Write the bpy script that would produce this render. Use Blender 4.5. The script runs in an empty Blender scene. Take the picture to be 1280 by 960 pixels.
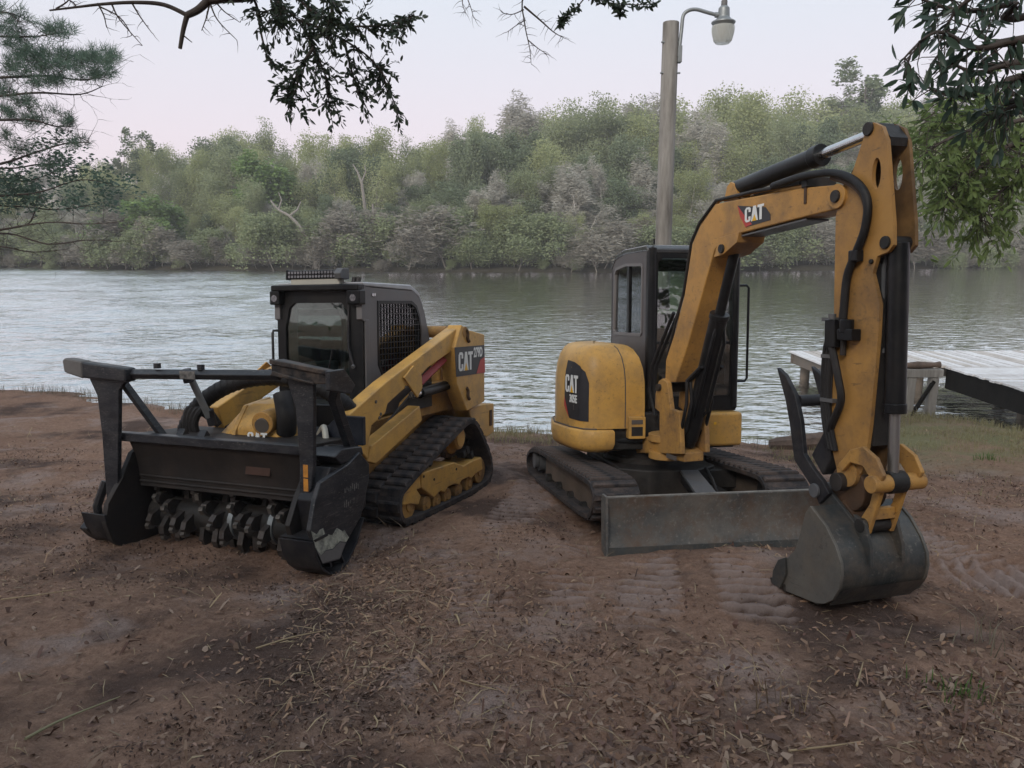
import bpy, bmesh, math, random
import numpy as np
from mathutils import Matrix, Vector, Euler
R = math.radians
random.seed(7)
scene = bpy.context.scene
COL = scene.collection

# ---------------------------------------------------------------- camera
CAM_Z, PITCH, FPX = 2.7, R(10.54), 967.0
cam_data = bpy.data.cameras.new('camera')
cam = bpy.data.objects.new('camera', cam_data)
COL.objects.link(cam)
cam.location = (0, 0, CAM_Z)
cam.rotation_euler = (R(90) - PITCH, 0, 0)
cam_data.sensor_width = 36
cam_data.lens = 36 * FPX / 1280
cam_data.clip_start = 0.05
cam_data.clip_end = 3000
scene.camera = cam

# ---------------------------------------------------------------- sky, sun, exposure
SUN_EL, SUN_AZ = R(30), R(208)          # soft light, high and behind the left shoulder
world = bpy.data.worlds.new('World')
scene.world = world
world.use_nodes = True
wn, wl = world.node_tree.nodes, world.node_tree.links
wn.clear()
w_out = wn.new('ShaderNodeOutputWorld')
w_bg = wn.new('ShaderNodeBackground')
w_sky = wn.new('ShaderNodeTexSky')
w_sky.sky_type = 'NISHITA'
w_sky.sun_disc = False
w_sky.sun_elevation = SUN_EL
w_sky.sun_rotation = SUN_AZ
w_sky.air_density = 1.0
w_sky.dust_density = 3.0
w_bg.inputs['Strength'].default_value = 0.10
# even, thin evening overcast in front of the blue: pinkish low down, blue-grey higher up
w_tc = wn.new('ShaderNodeTexCoord')
w_sep = wn.new('ShaderNodeSeparateXYZ')
w_ramp = wn.new('ShaderNodeValToRGB')
w_ramp.color_ramp.elements[0].position = 0.0
w_ramp.color_ramp.elements[0].color = (8.0, 6.6, 7.1, 1)
w_ramp.color_ramp.elements[1].position = 1.0
w_ramp.color_ramp.elements[1].color = (5.9, 7.2, 8.7, 1)
e = w_ramp.color_ramp.elements.new(0.32); e.color = (6.8, 7.5, 8.2, 1)
e = w_ramp.color_ramp.elements.new(0.12); e.color = (7.9, 7.0, 7.6, 1)
w_mix = wn.new('ShaderNodeMix'); w_mix.data_type = 'RGBA'
w_mix.inputs[0].default_value = 0.88
wl.new(w_tc.outputs['Generated'], w_sep.inputs[0])
wl.new(w_sep.outputs['Z'], w_ramp.inputs[0])
wl.new(w_sky.outputs[0], w_mix.inputs[6])
wl.new(w_ramp.outputs[0], w_mix.inputs[7])
wl.new(w_mix.outputs[2], w_bg.inputs['Color'])
wl.new(w_bg.outputs[0], w_out.inputs[0])

sun_data = bpy.data.lights.new('sun', 'SUN')
sun_data.energy = 2.4
sun_data.angle = R(24)
sun_data.color = (1.0, 0.93, 0.84)
sun = bpy.data.objects.new('sun', sun_data)
COL.objects.link(sun)
sun.rotation_euler = (R(90) - SUN_EL, 0, R(180) - SUN_AZ)
sun.location = (0, 0, 40)

scene.view_settings.view_transform = 'Standard'
scene.view_settings.look = 'None'
scene.view_settings.exposure = 0.32
scene.view_settings.gamma = 1.0

# ---------------------------------------------------------------- tagging
def tag(o, label=None, cat=None, group=None, kind=None):
    if label: o['label'] = label
    if cat: o['category'] = cat
    if group: o['group'] = group
    if kind: o['kind'] = kind
    return o

def empty(name, M=None, label=None, cat=None, group=None):
    o = bpy.data.objects.new(name, None)
    o.empty_display_size = 0.1
    COL.objects.link(o)
    if M is not None: o.matrix_world = M
    return tag(o, label, cat, group)

def at(px, py, y):
    """world point at forward distance y seen at pixel (px, py) of the 1280x960 frame"""
    u, v = (px - 640) / FPX, (480 - py) / FPX
    d = Vector((u, math.cos(PITCH) + v * math.sin(PITCH), -math.sin(PITCH) + v * math.cos(PITCH)))
    t = y / d.y
    return Vector((d.x * t, y, CAM_Z + d.z * t))

# ---------------------------------------------------------------- materials
MATS = {}
def pm(name, a, b=None, scale=6.0, rough=0.5, rough2=None, metal=0.0, dirt=None, dirt_amt=0.45, dirt_scale=2.5,
       wear=None, wear_amt=0.5, bump=0.0, bump_scale=40.0, spec=0.28, detail=6, trans=0.0, coord='Object', stretch=None):
    m = bpy.data.materials.new(name)
    m.use_nodes = True
    n, l = m.node_tree.nodes, m.node_tree.links
    p = n['Principled BSDF']
    tc = n.new('ShaderNodeTexCoord')
    src = tc.outputs[coord]
    if coord == 'World':
        src = n.new('ShaderNodeNewGeometry').outputs['Position']
    if stretch:
        mp = n.new('ShaderNodeMapping'); mp.inputs['Scale'].default_value = stretch
        l.new(src, mp.inputs[0]); src = mp.outputs[0]
    nz = n.new('ShaderNodeTexNoise'); nz.inputs['Scale'].default_value = scale
    nz.inputs['Detail'].default_value = detail; nz.inputs['Roughness'].default_value = 0.65
    l.new(src, nz.inputs['Vector'])
    r = n.new('ShaderNodeValToRGB')
    r.color_ramp.elements[0].position = 0.35; r.color_ramp.elements[1].position = 0.68
    r.color_ramp.elements[0].color = (*a, 1); r.color_ramp.elements[1].color = (*(b or a), 1)
    l.new(nz.outputs[0], r.inputs[0])
    out = r.outputs[0]
    if dirt:
        nd = n.new('ShaderNodeTexNoise'); nd.inputs['Scale'].default_value = dirt_scale
        nd.inputs['Detail'].default_value = 9; nd.inputs['Roughness'].default_value = 0.72
        l.new(src, nd.inputs['Vector'])
        mr = n.new('ShaderNodeMapRange'); mr.inputs[1].default_value = 0.44; mr.inputs[2].default_value = 0.68
        mr.inputs[3].default_value = 0; mr.inputs[4].default_value = dirt_amt
        l.new(nd.outputs[0], mr.inputs[0])
        mx = n.new('ShaderNodeMix'); mx.data_type = 'RGBA'
        l.new(mr.outputs[0], mx.inputs[0]); l.new(out, mx.inputs[6]); mx.inputs[7].default_value = (*dirt, 1)
        out = mx.outputs[2]
    if wear:
        # fine scuffs and dried splashes: small specks broken up by larger patches, and a few long scratches
        def thr(scale, lo, hi, st=None, det=4):
            q = n.new('ShaderNodeTexNoise'); q.inputs['Scale'].default_value = scale; q.inputs['Detail'].default_value = det; q.inputs['Roughness'].default_value = 0.7
            if st:
                mp = n.new('ShaderNodeMapping'); mp.inputs['Scale'].default_value = st; mp.inputs['Rotation'].default_value = (.3, .5, .4); l.new(src, mp.inputs[0]); l.new(mp.outputs[0], q.inputs[0])
            else: l.new(src, q.inputs[0])
            v = n.new('ShaderNodeMapRange'); v.inputs[1].default_value = lo; v.inputs[2].default_value = hi; l.new(q.outputs[0], v.inputs[0]); return v.outputs[0]
        s1 = thr(34, .56, .66); s2 = thr(2.2, .42, .62); s3 = thr(22, .63, .68, (.12, 1.6, 1.6))
        mu = n.new('ShaderNodeMath'); mu.operation = 'MULTIPLY'; l.new(s1, mu.inputs[0]); l.new(s2, mu.inputs[1])
        mm = n.new('ShaderNodeMath'); mm.operation = 'MAXIMUM'; l.new(mu.outputs[0], mm.inputs[0]); l.new(s3, mm.inputs[1])
        mf = n.new('ShaderNodeMath'); mf.operation = 'MULTIPLY'; mf.inputs[1].default_value = wear_amt; l.new(mm.outputs[0], mf.inputs[0])
        mw = n.new('ShaderNodeMix'); mw.data_type = 'RGBA'; l.new(mf.outputs[0], mw.inputs[0]); l.new(out, mw.inputs[6]); mw.inputs[7].default_value = (*wear, 1)
        out = mw.outputs[2]
    l.new(out, p.inputs['Base Color'])
    p.inputs['Metallic'].default_value = metal
    p.inputs['Specular IOR Level'].default_value = spec
    if rough2 is not None:
        rr = n.new('ShaderNodeMapRange'); rr.inputs[1].default_value = 0.35; rr.inputs[2].default_value = 0.65
        rr.inputs[3].default_value = rough; rr.inputs[4].default_value = rough2
        l.new(nz.outputs[0], rr.inputs[0]); l.new(rr.outputs[0], p.inputs['Roughness'])
    else:
        p.inputs['Roughness'].default_value = rough
    if bump:
        nb = n.new('ShaderNodeTexNoise'); nb.inputs['Scale'].default_value = bump_scale; nb.inputs['Detail'].default_value = 8
        l.new(src, nb.inputs['Vector'])
        bp = n.new('ShaderNodeBump'); bp.inputs['Strength'].default_value = bump; bp.inputs['Distance'].default_value = 0.02
        l.new(nb.outputs[0], bp.inputs['Height']); l.new(bp.outputs[0], p.inputs['Normal'])
    if trans:
        tr = n.new('ShaderNodeBsdfTranslucent'); l.new(out, tr.inputs[0])
        ms = n.new('ShaderNodeMixShader'); ms.inputs[0].default_value = trans
        l.new(p.outputs[0], ms.inputs[1]); l.new(tr.outputs[0], ms.inputs[2])
        l.new(ms.outputs[0], n['Material Output'].inputs[0])
    MATS[name] = m
    return m

DUST = (0.17, 0.115, 0.085)
YEL = pm('yellow_paint', (0.52, 0.285, 0.072), (0.59, 0.335, 0.088), 3, 0.36, 0.5, dirt=(0.25, 0.16, 0.08), dirt_amt=0.7, dirt_scale=4.0, wear=(0.12, 0.08, 0.05), wear_amt=.5, bump=0.03)
YELD = pm('dusty_yellow_paint', (0.44, 0.235, 0.062), (0.34, 0.185, 0.062), 5, 0.5, 0.65, dirt=(0.12, 0.075, 0.05), dirt_amt=0.9, dirt_scale=4, wear=(0.05, 0.035, 0.025), wear_amt=.6, bump=0.08)
BLK = pm('black_paint', (0.005, 0.0055, 0.007), (0.009, 0.009, 0.010), 4, 0.28, 0.45, dirt=(0.035, 0.030, 0.027), dirt_amt=0.4, dirt_scale=5, bump=0.03)
BLKD = pm('dusty_black_steel', (0.010, 0.010, 0.013), (0.024, 0.024, 0.028), 6, 0.4, 0.6, dirt=(0.075, 0.064, 0.057), dirt_amt=0.5, dirt_scale=5, bump=0.12)
MULCH = pm('scuffed_black_plate', spec=.4, a=(0.008, 0.009, 0.013), b=(0.018, 0.019, 0.024), scale=4, rough=0.30, rough2=0.5, dirt=(0.075, 0.070, 0.068), dirt_amt=0.45, dirt_scale=7, wear=(0.17, 0.155, 0.14), wear_amt=.55, bump=0.08, stretch=(1, 1, 3))
DEFL = pm('worn_brown_plate', (0.016, 0.014, 0.0135), (0.028, 0.023, 0.021), 3, 0.5, 0.65, dirt=(0.055, 0.038, 0.03), dirt_amt=0.5, bump=0.1)
RUB = pm('dusty_rubber', spec=0.12, a=(0.026, 0.025, 0.027), b=(0.046, 0.043, 0.044), scale=9, rough=0.68, rough2=0.85, dirt=(0.13, 0.095, 0.08), dirt_amt=0.75, dirt_scale=6, wear=(0.12, 0.085, 0.07), wear_amt=.6, bump=0.2)
HOSE = pm('hose_rubber', (0.007, 0.007, 0.008), (0.014, 0.013, 0.014), 12, 0.5, 0.65, dirt=(0.06, 0.05, 0.045), dirt_amt=0.3)
CHR = pm('chromed_rod', (0.62, 0.62, 0.63), (0.5, 0.5, 0.5), 10, 0.16, 0.28, metal=1.0)
STEEL = pm('worn_steel', (0.20, 0.185, 0.165), (0.085, 0.09, 0.092), 3.5, 0.42, 0.62, metal=0.35, wear=(0.34, 0.31, 0.28), wear_amt=.45, dirt=(0.15, 0.092, 0.060), dirt_amt=0.9, dirt_scale=5, bump=0.2)
BUCKS = pm('dusty_bucket_side', (0.15, 0.138, 0.12), (0.10, 0.096, 0.09), 4, 0.45, 0.65, metal=0.25, dirt=(0.15, 0.115, 0.085), dirt_amt=0.5, dirt_scale=6, wear=(0.05, 0.045, 0.04), wear_amt=.5, bump=0.1)
BUCK = pm('bucket_steel', (0.075, 0.076, 0.074), (0.040, 0.044, 0.046), 4, 0.28, 0.5, metal=0.3, dirt=(0.15, 0.115, 0.085), dirt_amt=0.6, dirt_scale=6, wear=(0.22, 0.20, 0.18), wear_amt=.4, bump=0.1)
TOOTH = pm('bare_steel', (0.07, 0.063, 0.06), (0.035, 0.03, 0.028), 14, 0.4, 0.6, metal=0.5, dirt=(0.09, 0.06, 0.045), dirt_amt=0.7, dirt_scale=10, bump=0.2)
TUNG = pm('pale_tooth_tip', (0.15, 0.135, 0.12), (0.05, 0.042, 0.037), 20, 0.45, 0.6, metal=0.4, bump=0.15)
CABG = pm('grey_cab_paint', (0.135, 0.126, 0.128), (0.16, 0.15, 0.15), 3, 0.42, 0.55, dirt=(0.16, 0.13, 0.12), dirt_amt=0.5, bump=0.03)
CABL = pm('pale_cab_roof', (0.42, 0.42, 0.44), (0.36, 0.36, 0.38), 3, 0.32, 0.45, dirt=(0.25, 0.22, 0.2), dirt_amt=0.4)
CREAM = pm('cream_panel', (0.42, 0.40, 0.34), (0.36, 0.34, 0.30), 5, 0.5)
REDP = pm('red_paint', (0.36, 0.035, 0.040), (0.28, 0.03, 0.035), 4, 0.42, 0.55, dirt=(0.2, 0.09, 0.07), dirt_amt=0.5)
ORANGE = pm('orange_label', (0.62, 0.26, 0.04), (0.5, 0.2, 0.04), 9, 0.5, dirt=(0.1, 0.06, 0.04), dirt_amt=0.5, dirt_scale=14)
WHITE = pm('white_print', (0.72, 0.72, 0.70), (0.66, 0.66, 0.65), 8, 0.45)
TRI = pm('yellow_print', (0.75, 0.42, 0.03), None, 8, 0.45)
DECAL = pm('charcoal_decal', (0.030, 0.030, 0.034), (0.040, 0.038, 0.042), 6, 0.35)
DRED = pm('red_decal', (0.42, 0.05, 0.04), None, 6, 0.4)
INK = pm('grey_print', (0.10, 0.085, 0.075), None, 8, 0.6)
WORN = pm('scraped_cream_metal', (0.42, 0.42, 0.34), (0.25, 0.25, 0.22), 18, 0.5, 0.6, dirt=(0.045, 0.045, 0.045), dirt_amt=1.0, dirt_scale=16, bump=0.1)
CAPG = pm('grey_rubber_cap', (0.15, 0.14, 0.135), (0.12, 0.11, 0.105), 8, 0.7, bump=0.1)
SEAT = pm('seat_vinyl', (0.02, 0.02, 0.022), (0.03, 0.03, 0.03), 8, 0.6)
GREYP = pm('grey_plate', (0.085, 0.088, 0.095), (0.11, 0.11, 0.115), 5, 0.45, 0.6, dirt=(0.12, 0.1, 0.085), dirt_amt=0.4, bump=0.05)
LENS = pm('lamp_lens', (0.13, 0.135, 0.145), (0.3, 0.3, 0.31), 60, 0.12, metal=0.8)
BUMPR = pm('bank_mud', (0.1, 0.07, 0.06))
POLE = pm('weathered_pole_wood', (0.25, 0.235, 0.215), (0.10, 0.09, 0.08), 9, 0.8, dirt=(0.32, 0.30, 0.28), dirt_amt=0.55, dirt_scale=4, bump=0.35, bump_scale=18, stretch=(1, 1, 0.12))
GALV = pm('galvanised_steel', (0.26, 0.275, 0.28), (0.19, 0.20, 0.205), 8, 0.45, 0.6, metal=0.55)
DECK = pm('bleached_deck_wood', (0.70, 0.69, 0.69), (0.58, 0.565, 0.56), 5, 0.6, dirt=(0.33, 0.27, 0.24), dirt_amt=0.35, dirt_scale=3, bump=0.25, bump_scale=14, stretch=(1, 1, 1))
DECK2 = pm('grey_deck_wood', (0.60, 0.58, 0.575), (0.48, 0.465, 0.45), 5, 0.65, dirt=(0.25, 0.2, 0.18), dirt_amt=0.45, dirt_scale=3, bump=0.25, bump_scale=14)
DECK3 = pm('brown_deck_wood', (0.42, 0.38, 0.34), (0.55, 0.51, 0.48), 4, 0.65, dirt=(0.22, 0.17, 0.14), dirt_amt=0.5, dirt_scale=3, bump=0.25, bump_scale=14)
OLDW = pm('dark_dock_wood', (0.15, 0.12, 0.095), (0.085, 0.07, 0.06), 5, 0.85, dirt=(0.22, 0.19, 0.16), dirt_amt=0.5, bump=0.35, bump_scale=16)
WETW = pm('black_wet_wood', (0.008, 0.007, 0.006), (0.014, 0.012, 0.010), 5, 0.75, spec=.1, bump=0.2)
LOGW = pm('brown_log_bark', (0.14, 0.10, 0.08), (0.075, 0.055, 0.045), 9, 0.9, bump=0.5, bump_scale=22)

def glass_mat(name, tint, ior=1.5, extra=0.0):
    m = bpy.data.materials.new(name); m.use_nodes = True
    n, l = m.node_tree.nodes, m.node_tree.links
    n.clear()
    o = n.new('ShaderNodeOutputMaterial'); t = n.new('ShaderNodeBsdfTransparent'); g = n.new('ShaderNodeBsdfGlossy')
    f = n.new('ShaderNodeFresnel'); ms = n.new('ShaderNodeMixShader'); ad = n.new('ShaderNodeMath')
    f.inputs[0].default_value = ior; ad.operation = 'ADD'; ad.inputs[1].default_value = extra
    t.inputs[0].default_value = (*tint, 1); g.inputs['Roughness'].default_value = 0.015
    nz = n.new('ShaderNodeTexNoise'); nz.inputs['Scale'].default_value = 3
    tcg = n.new('ShaderNodeTexCoord'); l.new(tcg.outputs['Object'], nz.inputs[0])
    bp = n.new('ShaderNodeBump'); bp.inputs['Strength'].default_value = 0.04; bp.inputs['Distance'].default_value = 0.05
    l.new(nz.outputs[0], bp.inputs['Height']); l.new(bp.outputs[0], g.inputs['Normal'])
    l.new(f.outputs[0], ad.inputs[0]); l.new(ad.outputs[0], ms.inputs[0]); l.new(t.outputs[0], ms.inputs[1]); l.new(g.outputs[0], ms.inputs[2])
    l.new(ms.outputs[0], o.inputs[0])
    return m
GLASS = glass_mat('cab_glass', (0.90, 0.965, 0.94), 1.52, 0.10)
def frosted(name):
    m = bpy.data.materials.new(name); m.use_nodes = True
    n, l = m.node_tree.nodes, m.node_tree.links; p = n['Principled BSDF']
    p.inputs['Base Color'].default_value = (.70, .70, .68, 1); p.inputs['Roughness'].default_value = .18
    t = n.new('ShaderNodeBsdfTranslucent'); t.inputs[0].default_value = (.86, .86, .84, 1)
    tr = n.new('ShaderNodeBsdfTransparent'); tr.inputs[0].default_value = (.96, .97, .96, 1)
    a = n.new('ShaderNodeMixShader'); a.inputs[0].default_value = .6; l.new(p.outputs[0], a.inputs[1]); l.new(t.outputs[0], a.inputs[2])
    b = n.new('ShaderNodeMixShader'); b.inputs[0].default_value = .35; l.new(a.outputs[0], b.inputs[1]); l.new(tr.outputs[0], b.inputs[2])
    l.new(b.outputs[0], n['Material Output'].inputs[0]); return m
GLASSD = glass_mat('door_glass', (0.80, 0.93, 0.89), 1.5, 0.035)
LAMPG = frosted('prismatic_lamp_glass')

# ---------------------------------------------------------------- mesh builder
class MB:
    def __init__(s, M=None):
        s.v, s.f, s.M = [], [], M
    def add(s, vs, fs):
        k = len(s.v)
        for p in vs:
            p = Vector(p)
            s.v.append(s.M @ p if s.M is not None else p)
        for f in fs: s.f.append([k + i for i in f])
        return s
    def box(s, c, d, rot=None):
        x, y, z = d[0] / 2, d[1] / 2, d[2] / 2
        vs = [Vector((a, b, e)) for a in (-x, x) for b in (-y, y) for e in (-z, z)]
        if rot: vs = [Euler(rot).to_matrix() @ p for p in vs]
        vs = [p + Vector(c) for p in vs]
        return s.add(vs, [(0, 1, 3, 2), (4, 6, 7, 5), (0, 4, 5, 1), (2, 3, 7, 6), (0, 2, 6, 4), (1, 5, 7, 3)])
    def span(s, x0, x1, y0, y1, z0, z1):
        return s.box(((x0 + x1) / 2, (y0 + y1) / 2, (z0 + z1) / 2), (abs(x1 - x0), abs(y1 - y0), abs(z1 - z0)))
    def prism(s, poly, axis, a, b, hole=None):
        """polygon in the two other axes (kept in order), extruded along axis from a to b"""
        def lift(p, t):
            q = [p[0], p[1]]; q.insert(axis, t); return q
        if hole:
            i0 = min(range(len(poly)), key=lambda i: (poly[i][0] - hole[0][0]) ** 2 + (poly[i][1] - hole[0][1]) ** 2)
            area = lambda q: sum(q[i][0] * q[(i + 1) % len(q)][1] - q[(i + 1) % len(q)][0] * q[i][1] for i in range(len(q)))
            if area(hole) * area(poly) > 0: hole = [hole[0]] + hole[:0:-1]
            no, nh = len(poly), len(hole)
            outer = poly[i0:] + poly[:i0]
            pts = outer + hole
            n = len(pts)
            vs = [lift(p, a) for p in pts] + [lift(p, b) for p in pts]
            ring = list(range(no)) + [0] + [no + j for j in range(nh)] + [no]
            # triangulate the caps with the tessellator so that the hole is clean
            from mathutils.geometry import tessellate_polygon
            tris = tessellate_polygon([[Vector((*p, 0)) for p in outer], [Vector((*p, 0)) for p in hole]])
            fs = [list(t) for t in tris] + [[n + i for i in reversed(t)] for t in tris]
            for i in range(no):
                j = (i + 1) % no; fs.append((i, j, n + j, n + i))
            for i in range(nh):
                j = (i + 1) % nh; fs.append((no + i, no + j, n + no + j, n + no + i))
            return s.add(vs, fs)
        n = len(poly)
        vs = [lift(p, a) for p in poly] + [lift(p, b) for p in poly]
        fs = [tuple(range(n)), tuple(range(2 * n - 1, n - 1, -1))]
        fs += [(i, (i + 1) % n, n + (i + 1) % n, n + i) for i in range(n)]
        return s.add(vs, fs)
    def tube(s, pts, r, seg=10, cap=True):
        pts = [Vector(p) for p in pts]
        rs = r if isinstance(r, (list, tuple)) else [r] * len(pts)
        vs, fs = [], []
        d0 = (pts[1] - pts[0]).normalized()
        up = Vector((0, 0, 1)) if abs(d0.z) < 0.9 else Vector((1, 0, 0))
        a = d0.cross(up).normalized()
        for i, p in enumerate(pts):
            d = (pts[min(i + 1, len(pts) - 1)] - pts[max(i - 1, 0)]).normalized()
            a = (a - d * a.dot(d)).normalized()
            b = d.cross(a)
            for k in range(seg):
                t = 2 * math.pi * k / seg
                vs.append(p + (a * math.cos(t) + b * math.sin(t)) * rs[i])
        for i in range(len(pts) - 1):
            for k in range(seg):
                q = (k + 1) % seg
                fs.append((i * seg + k, i * seg + q, (i + 1) * seg + q, (i + 1) * seg + k))
        if cap:
            fs.append(tuple(range(seg - 1, -1, -1)))
            fs.append(tuple((len(pts) - 1) * seg + k for k in range(seg)))
        return s.add(vs, fs)
    def cyl(s, p0, p1, r, seg=16, r2=None):
        return s.tube([p0, p1], [r, r if r2 is None else r2], seg)
    def lathe(s, origin, prof, seg=20, axis=2):
        pts = []
        vs, fs = [], []
        for h, r in prof:
            for k in range(seg):
                t = 2 * math.pi * k / seg
                q = [r * math.cos(t), r * math.sin(t)]; q.insert(axis, h)
                vs.append(Vector(q) + Vector(origin))
        for i in range(len(prof) - 1):
            for k in range(seg):
                q = (k + 1) % seg
                fs.append((i * seg + k, i * seg + q, (i + 1) * seg + q, (i + 1) * seg + k))
        fs.append(tuple(range(seg))); fs.append(tuple((len(prof) - 1) * seg + k for k in range(seg)))
        return s.add(vs, fs)
    def loft(s, loops):
        n = len(loops[0]); vs, fs = [], []
        for lp in loops: vs += [Vector(p) for p in lp]
        for i in range(len(loops) - 1):
            for k in range(n):
                q = (k + 1) % n
                fs.append((i * n + k, i * n + q, (i + 1) * n + q, (i + 1) * n + k))
        fs.append(tuple(range(n - 1, -1, -1))); fs.append(tuple((len(loops) - 1) * n + k for k in range(n)))
        return s.add(vs, fs)
    def band(s, outer, inner, axis, a, b):
        """ring between two closed loops of equal length, extruded"""
        def lift(p, t):
            q = [p[0], p[1]]; q.insert(axis, t); return q
        n = len(outer)
        vs = [lift(p, a) for p in outer] + [lift(p, a) for p in inner] + [lift(p, b) for p in outer] + [lift(p, b) for p in inner]
        fs = []
        for i in range(n):
            j = (i + 1) % n
            fs += [(i, j, n + j, n + i), (2 * n + i, 3 * n + i, 3 * n + j, 2 * n + j), (i, 2 * n + i, 2 * n + j, j), (n + i, n + j, 3 * n + j, 3 * n + i)]
        return s.add(vs, fs)
    def mesh(s, name, angle=38):
        me = bpy.data.meshes.new(name)
        me.from_pydata([tuple(p) for p in s.v], [], s.f)
        bm = bmesh.new(); bm.from_mesh(me)
        bmesh.ops.recalc_face_normals(bm, faces=bm.faces)
        bm.to_mesh(me); bm.free()
        me.shade_smooth()
        me.set_sharp_from_angle(angle=R(angle))
        return me
    def build(s, name, mat, parent=None, bevel=0.0, seg=2, angle=38, loc=None):
        me = s.mesh(name, angle)
        me.materials.append(mat)
        o = bpy.data.objects.new(name, me)
        COL.objects.link(o)
        if parent: o.parent = parent
        if loc: o.location = loc
        if bevel:
            b = o.modifiers.new('bevel', 'BEVEL'); b.width = bevel; b.segments = seg
            b.limit_method = 'ANGLE'; b.angle_limit = R(35); b.harden_normals = True
        return o

def np_mesh(name, V, F, mat, parent=None, smooth=False, mats=None, idx=None):
    """V (n,3) floats, F (m,k) ints"""
    me = bpy.data.meshes.new(name)
    V = np.asarray(V, np.float32); F = np.asarray(F, np.int32)
    m, k = F.shape
    me.vertices.add(len(V)); me.vertices.foreach_set('co', V.ravel())
    me.loops.add(m * k); me.loops.foreach_set('vertex_index', F.ravel())
    me.polygons.add(m); me.polygons.foreach_set('loop_start', np.arange(0, m * k, k, dtype=np.int32))
    me.polygons.foreach_set('use_smooth', np.full(m, smooth))
    for mm in (mats or [mat]): me.materials.append(mm)
    if idx is not None: me.polygons.foreach_set('material_index', np.asarray(idx, np.int32))
    me.update(calc_edges=True)
    if name is None: return me
    o = bpy.data.objects.new(name, me)
    COL.objects.link(o)
    if parent: o.parent = parent
    return o

def chaikin(poly, n=2):
    for _ in range(n):
        q = []
        for i in range(len(poly)):
            a, b = poly[i], poly[(i + 1) % len(poly)]
            q += [(a[0] * .75 + b[0] * .25, a[1] * .75 + b[1] * .25), (a[0] * .25 + b[0] * .75, a[1] * .25 + b[1] * .75)]
        poly = q
    return poly

def inset(poly, d):
    area = sum(poly[i][0] * poly[(i + 1) % len(poly)][1] - poly[(i + 1) % len(poly)][0] * poly[i][1] for i in range(len(poly)))
    sg = 1 if area > 0 else -1
    out = []
    n = len(poly)
    for i in range(n):
        p, a, b = Vector(poly[i]), Vector(poly[i - 1]), Vector(poly[(i + 1) % n])
        d1, d2 = (p - a).normalized(), (b - p).normalized()
        n1, n2 = Vector((-d1.y, d1.x)) * sg, Vector((-d2.y, d2.x)) * sg
        m = (n1 + n2)
        m = m.normalized() if m.length > 1e-6 else n1
        c = max(0.5, m.dot(n1))
        q = p + m * (d / c)
        out.append((q.x, q.y))
    return out

def resample(poly, step):
    P = [Vector(p) for p in poly]; n = len(P)
    L = [(P[(i + 1) % n] - P[i]).length for i in range(n)]
    tot = sum(L); cnt = max(3, round(tot / step)); out = []
    i, acc = 0, 0.0
    for k in range(cnt):
        t = k * tot / cnt
        while acc + L[i] < t: acc += L[i]; i += 1
        d = (P[(i + 1) % n] - P[i]).normalized()
        out.append((P[i] + d * (t - acc), d))
    return out

def link_copy(me, name, parent, M, mat=None):
    o = bpy.data.objects.new(name, me)
    COL.objects.link(o)
    o.parent = parent
    o.matrix_local = M
    return o

# ---------------------------------------------------------------- lettering
C_ = [(0, .15), (0, .85), (.08, 1), (.24, 1), (.32, .9), (.32, .66), (.21, .66), (.21, .86), (.11, .86), (.11, .14), (.21, .14), (.21, .36), (.32, .36), (.32, .1), (.24, 0), (.08, 0)]
A_ = [(.345, 0), (.465, 1), (.605, 1), (.725, 0), (.665, 0), (.535, .46), (.405, 0)]
T_ = [(.70, 1), (1.04, 1), (1.04, .83), (.93, .83), (.93, 0), (.81, 0), (.81, .83), (.70, .83)]
TRI_ = [(.415, 0), (.535, .40), (.655, 0)]
def lettering(parent, origin, ux, uy, nrm, w, h):
    """the three block letters with their triangle; origin lower left, ux/uy unit directions, nrm outwards"""
    M = Matrix((ux, uy, nrm)).transposed().to_4x4(); M.translation = Vector(origin)
    sc = lambda q: [(a * w / 1.04, b * h) for a, b in q]
    for nm, q in (('letter', C_), ('letter', A_), ('letter', T_)):
        MB(M).prism(sc(q), 2, 0.0, 0.0022).build(nm, WHITE, parent)
    MB(M).prism(sc(TRI_), 2, 0.0, 0.0022).build('logo_triangle', TRI, parent)
def text_mesh(txt, parent, origin, ux, uy, nrm, h, mat, name='model_number', squeeze=0.8, bold=0.02):
    cu = bpy.data.curves.new('txt', 'FONT'); cu.body = txt; cu.size = 1.0; cu.extrude = 0.001 / h; cu.offset = bold
    o = bpy.data.objects.new('txt', cu); COL.objects.link(o)
    dg = bpy.context.evaluated_depsgraph_get()
    me = bpy.data.meshes.new_from_object(o.evaluated_get(dg))
    bpy.data.objects.remove(o)
    M = Matrix((ux, uy, nrm)).transposed().to_4x4()
    S = Matrix.Diagonal((h * squeeze / 0.7, h / 0.7, h, 1))
    M.translation = Vector(origin)
    me.transform(M @ S)
    me.materials.clear(); me.materials.append(mat)
    t = bpy.data.objects.new(name, me); COL.objects.link(t); t.parent = parent
    return t
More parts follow.
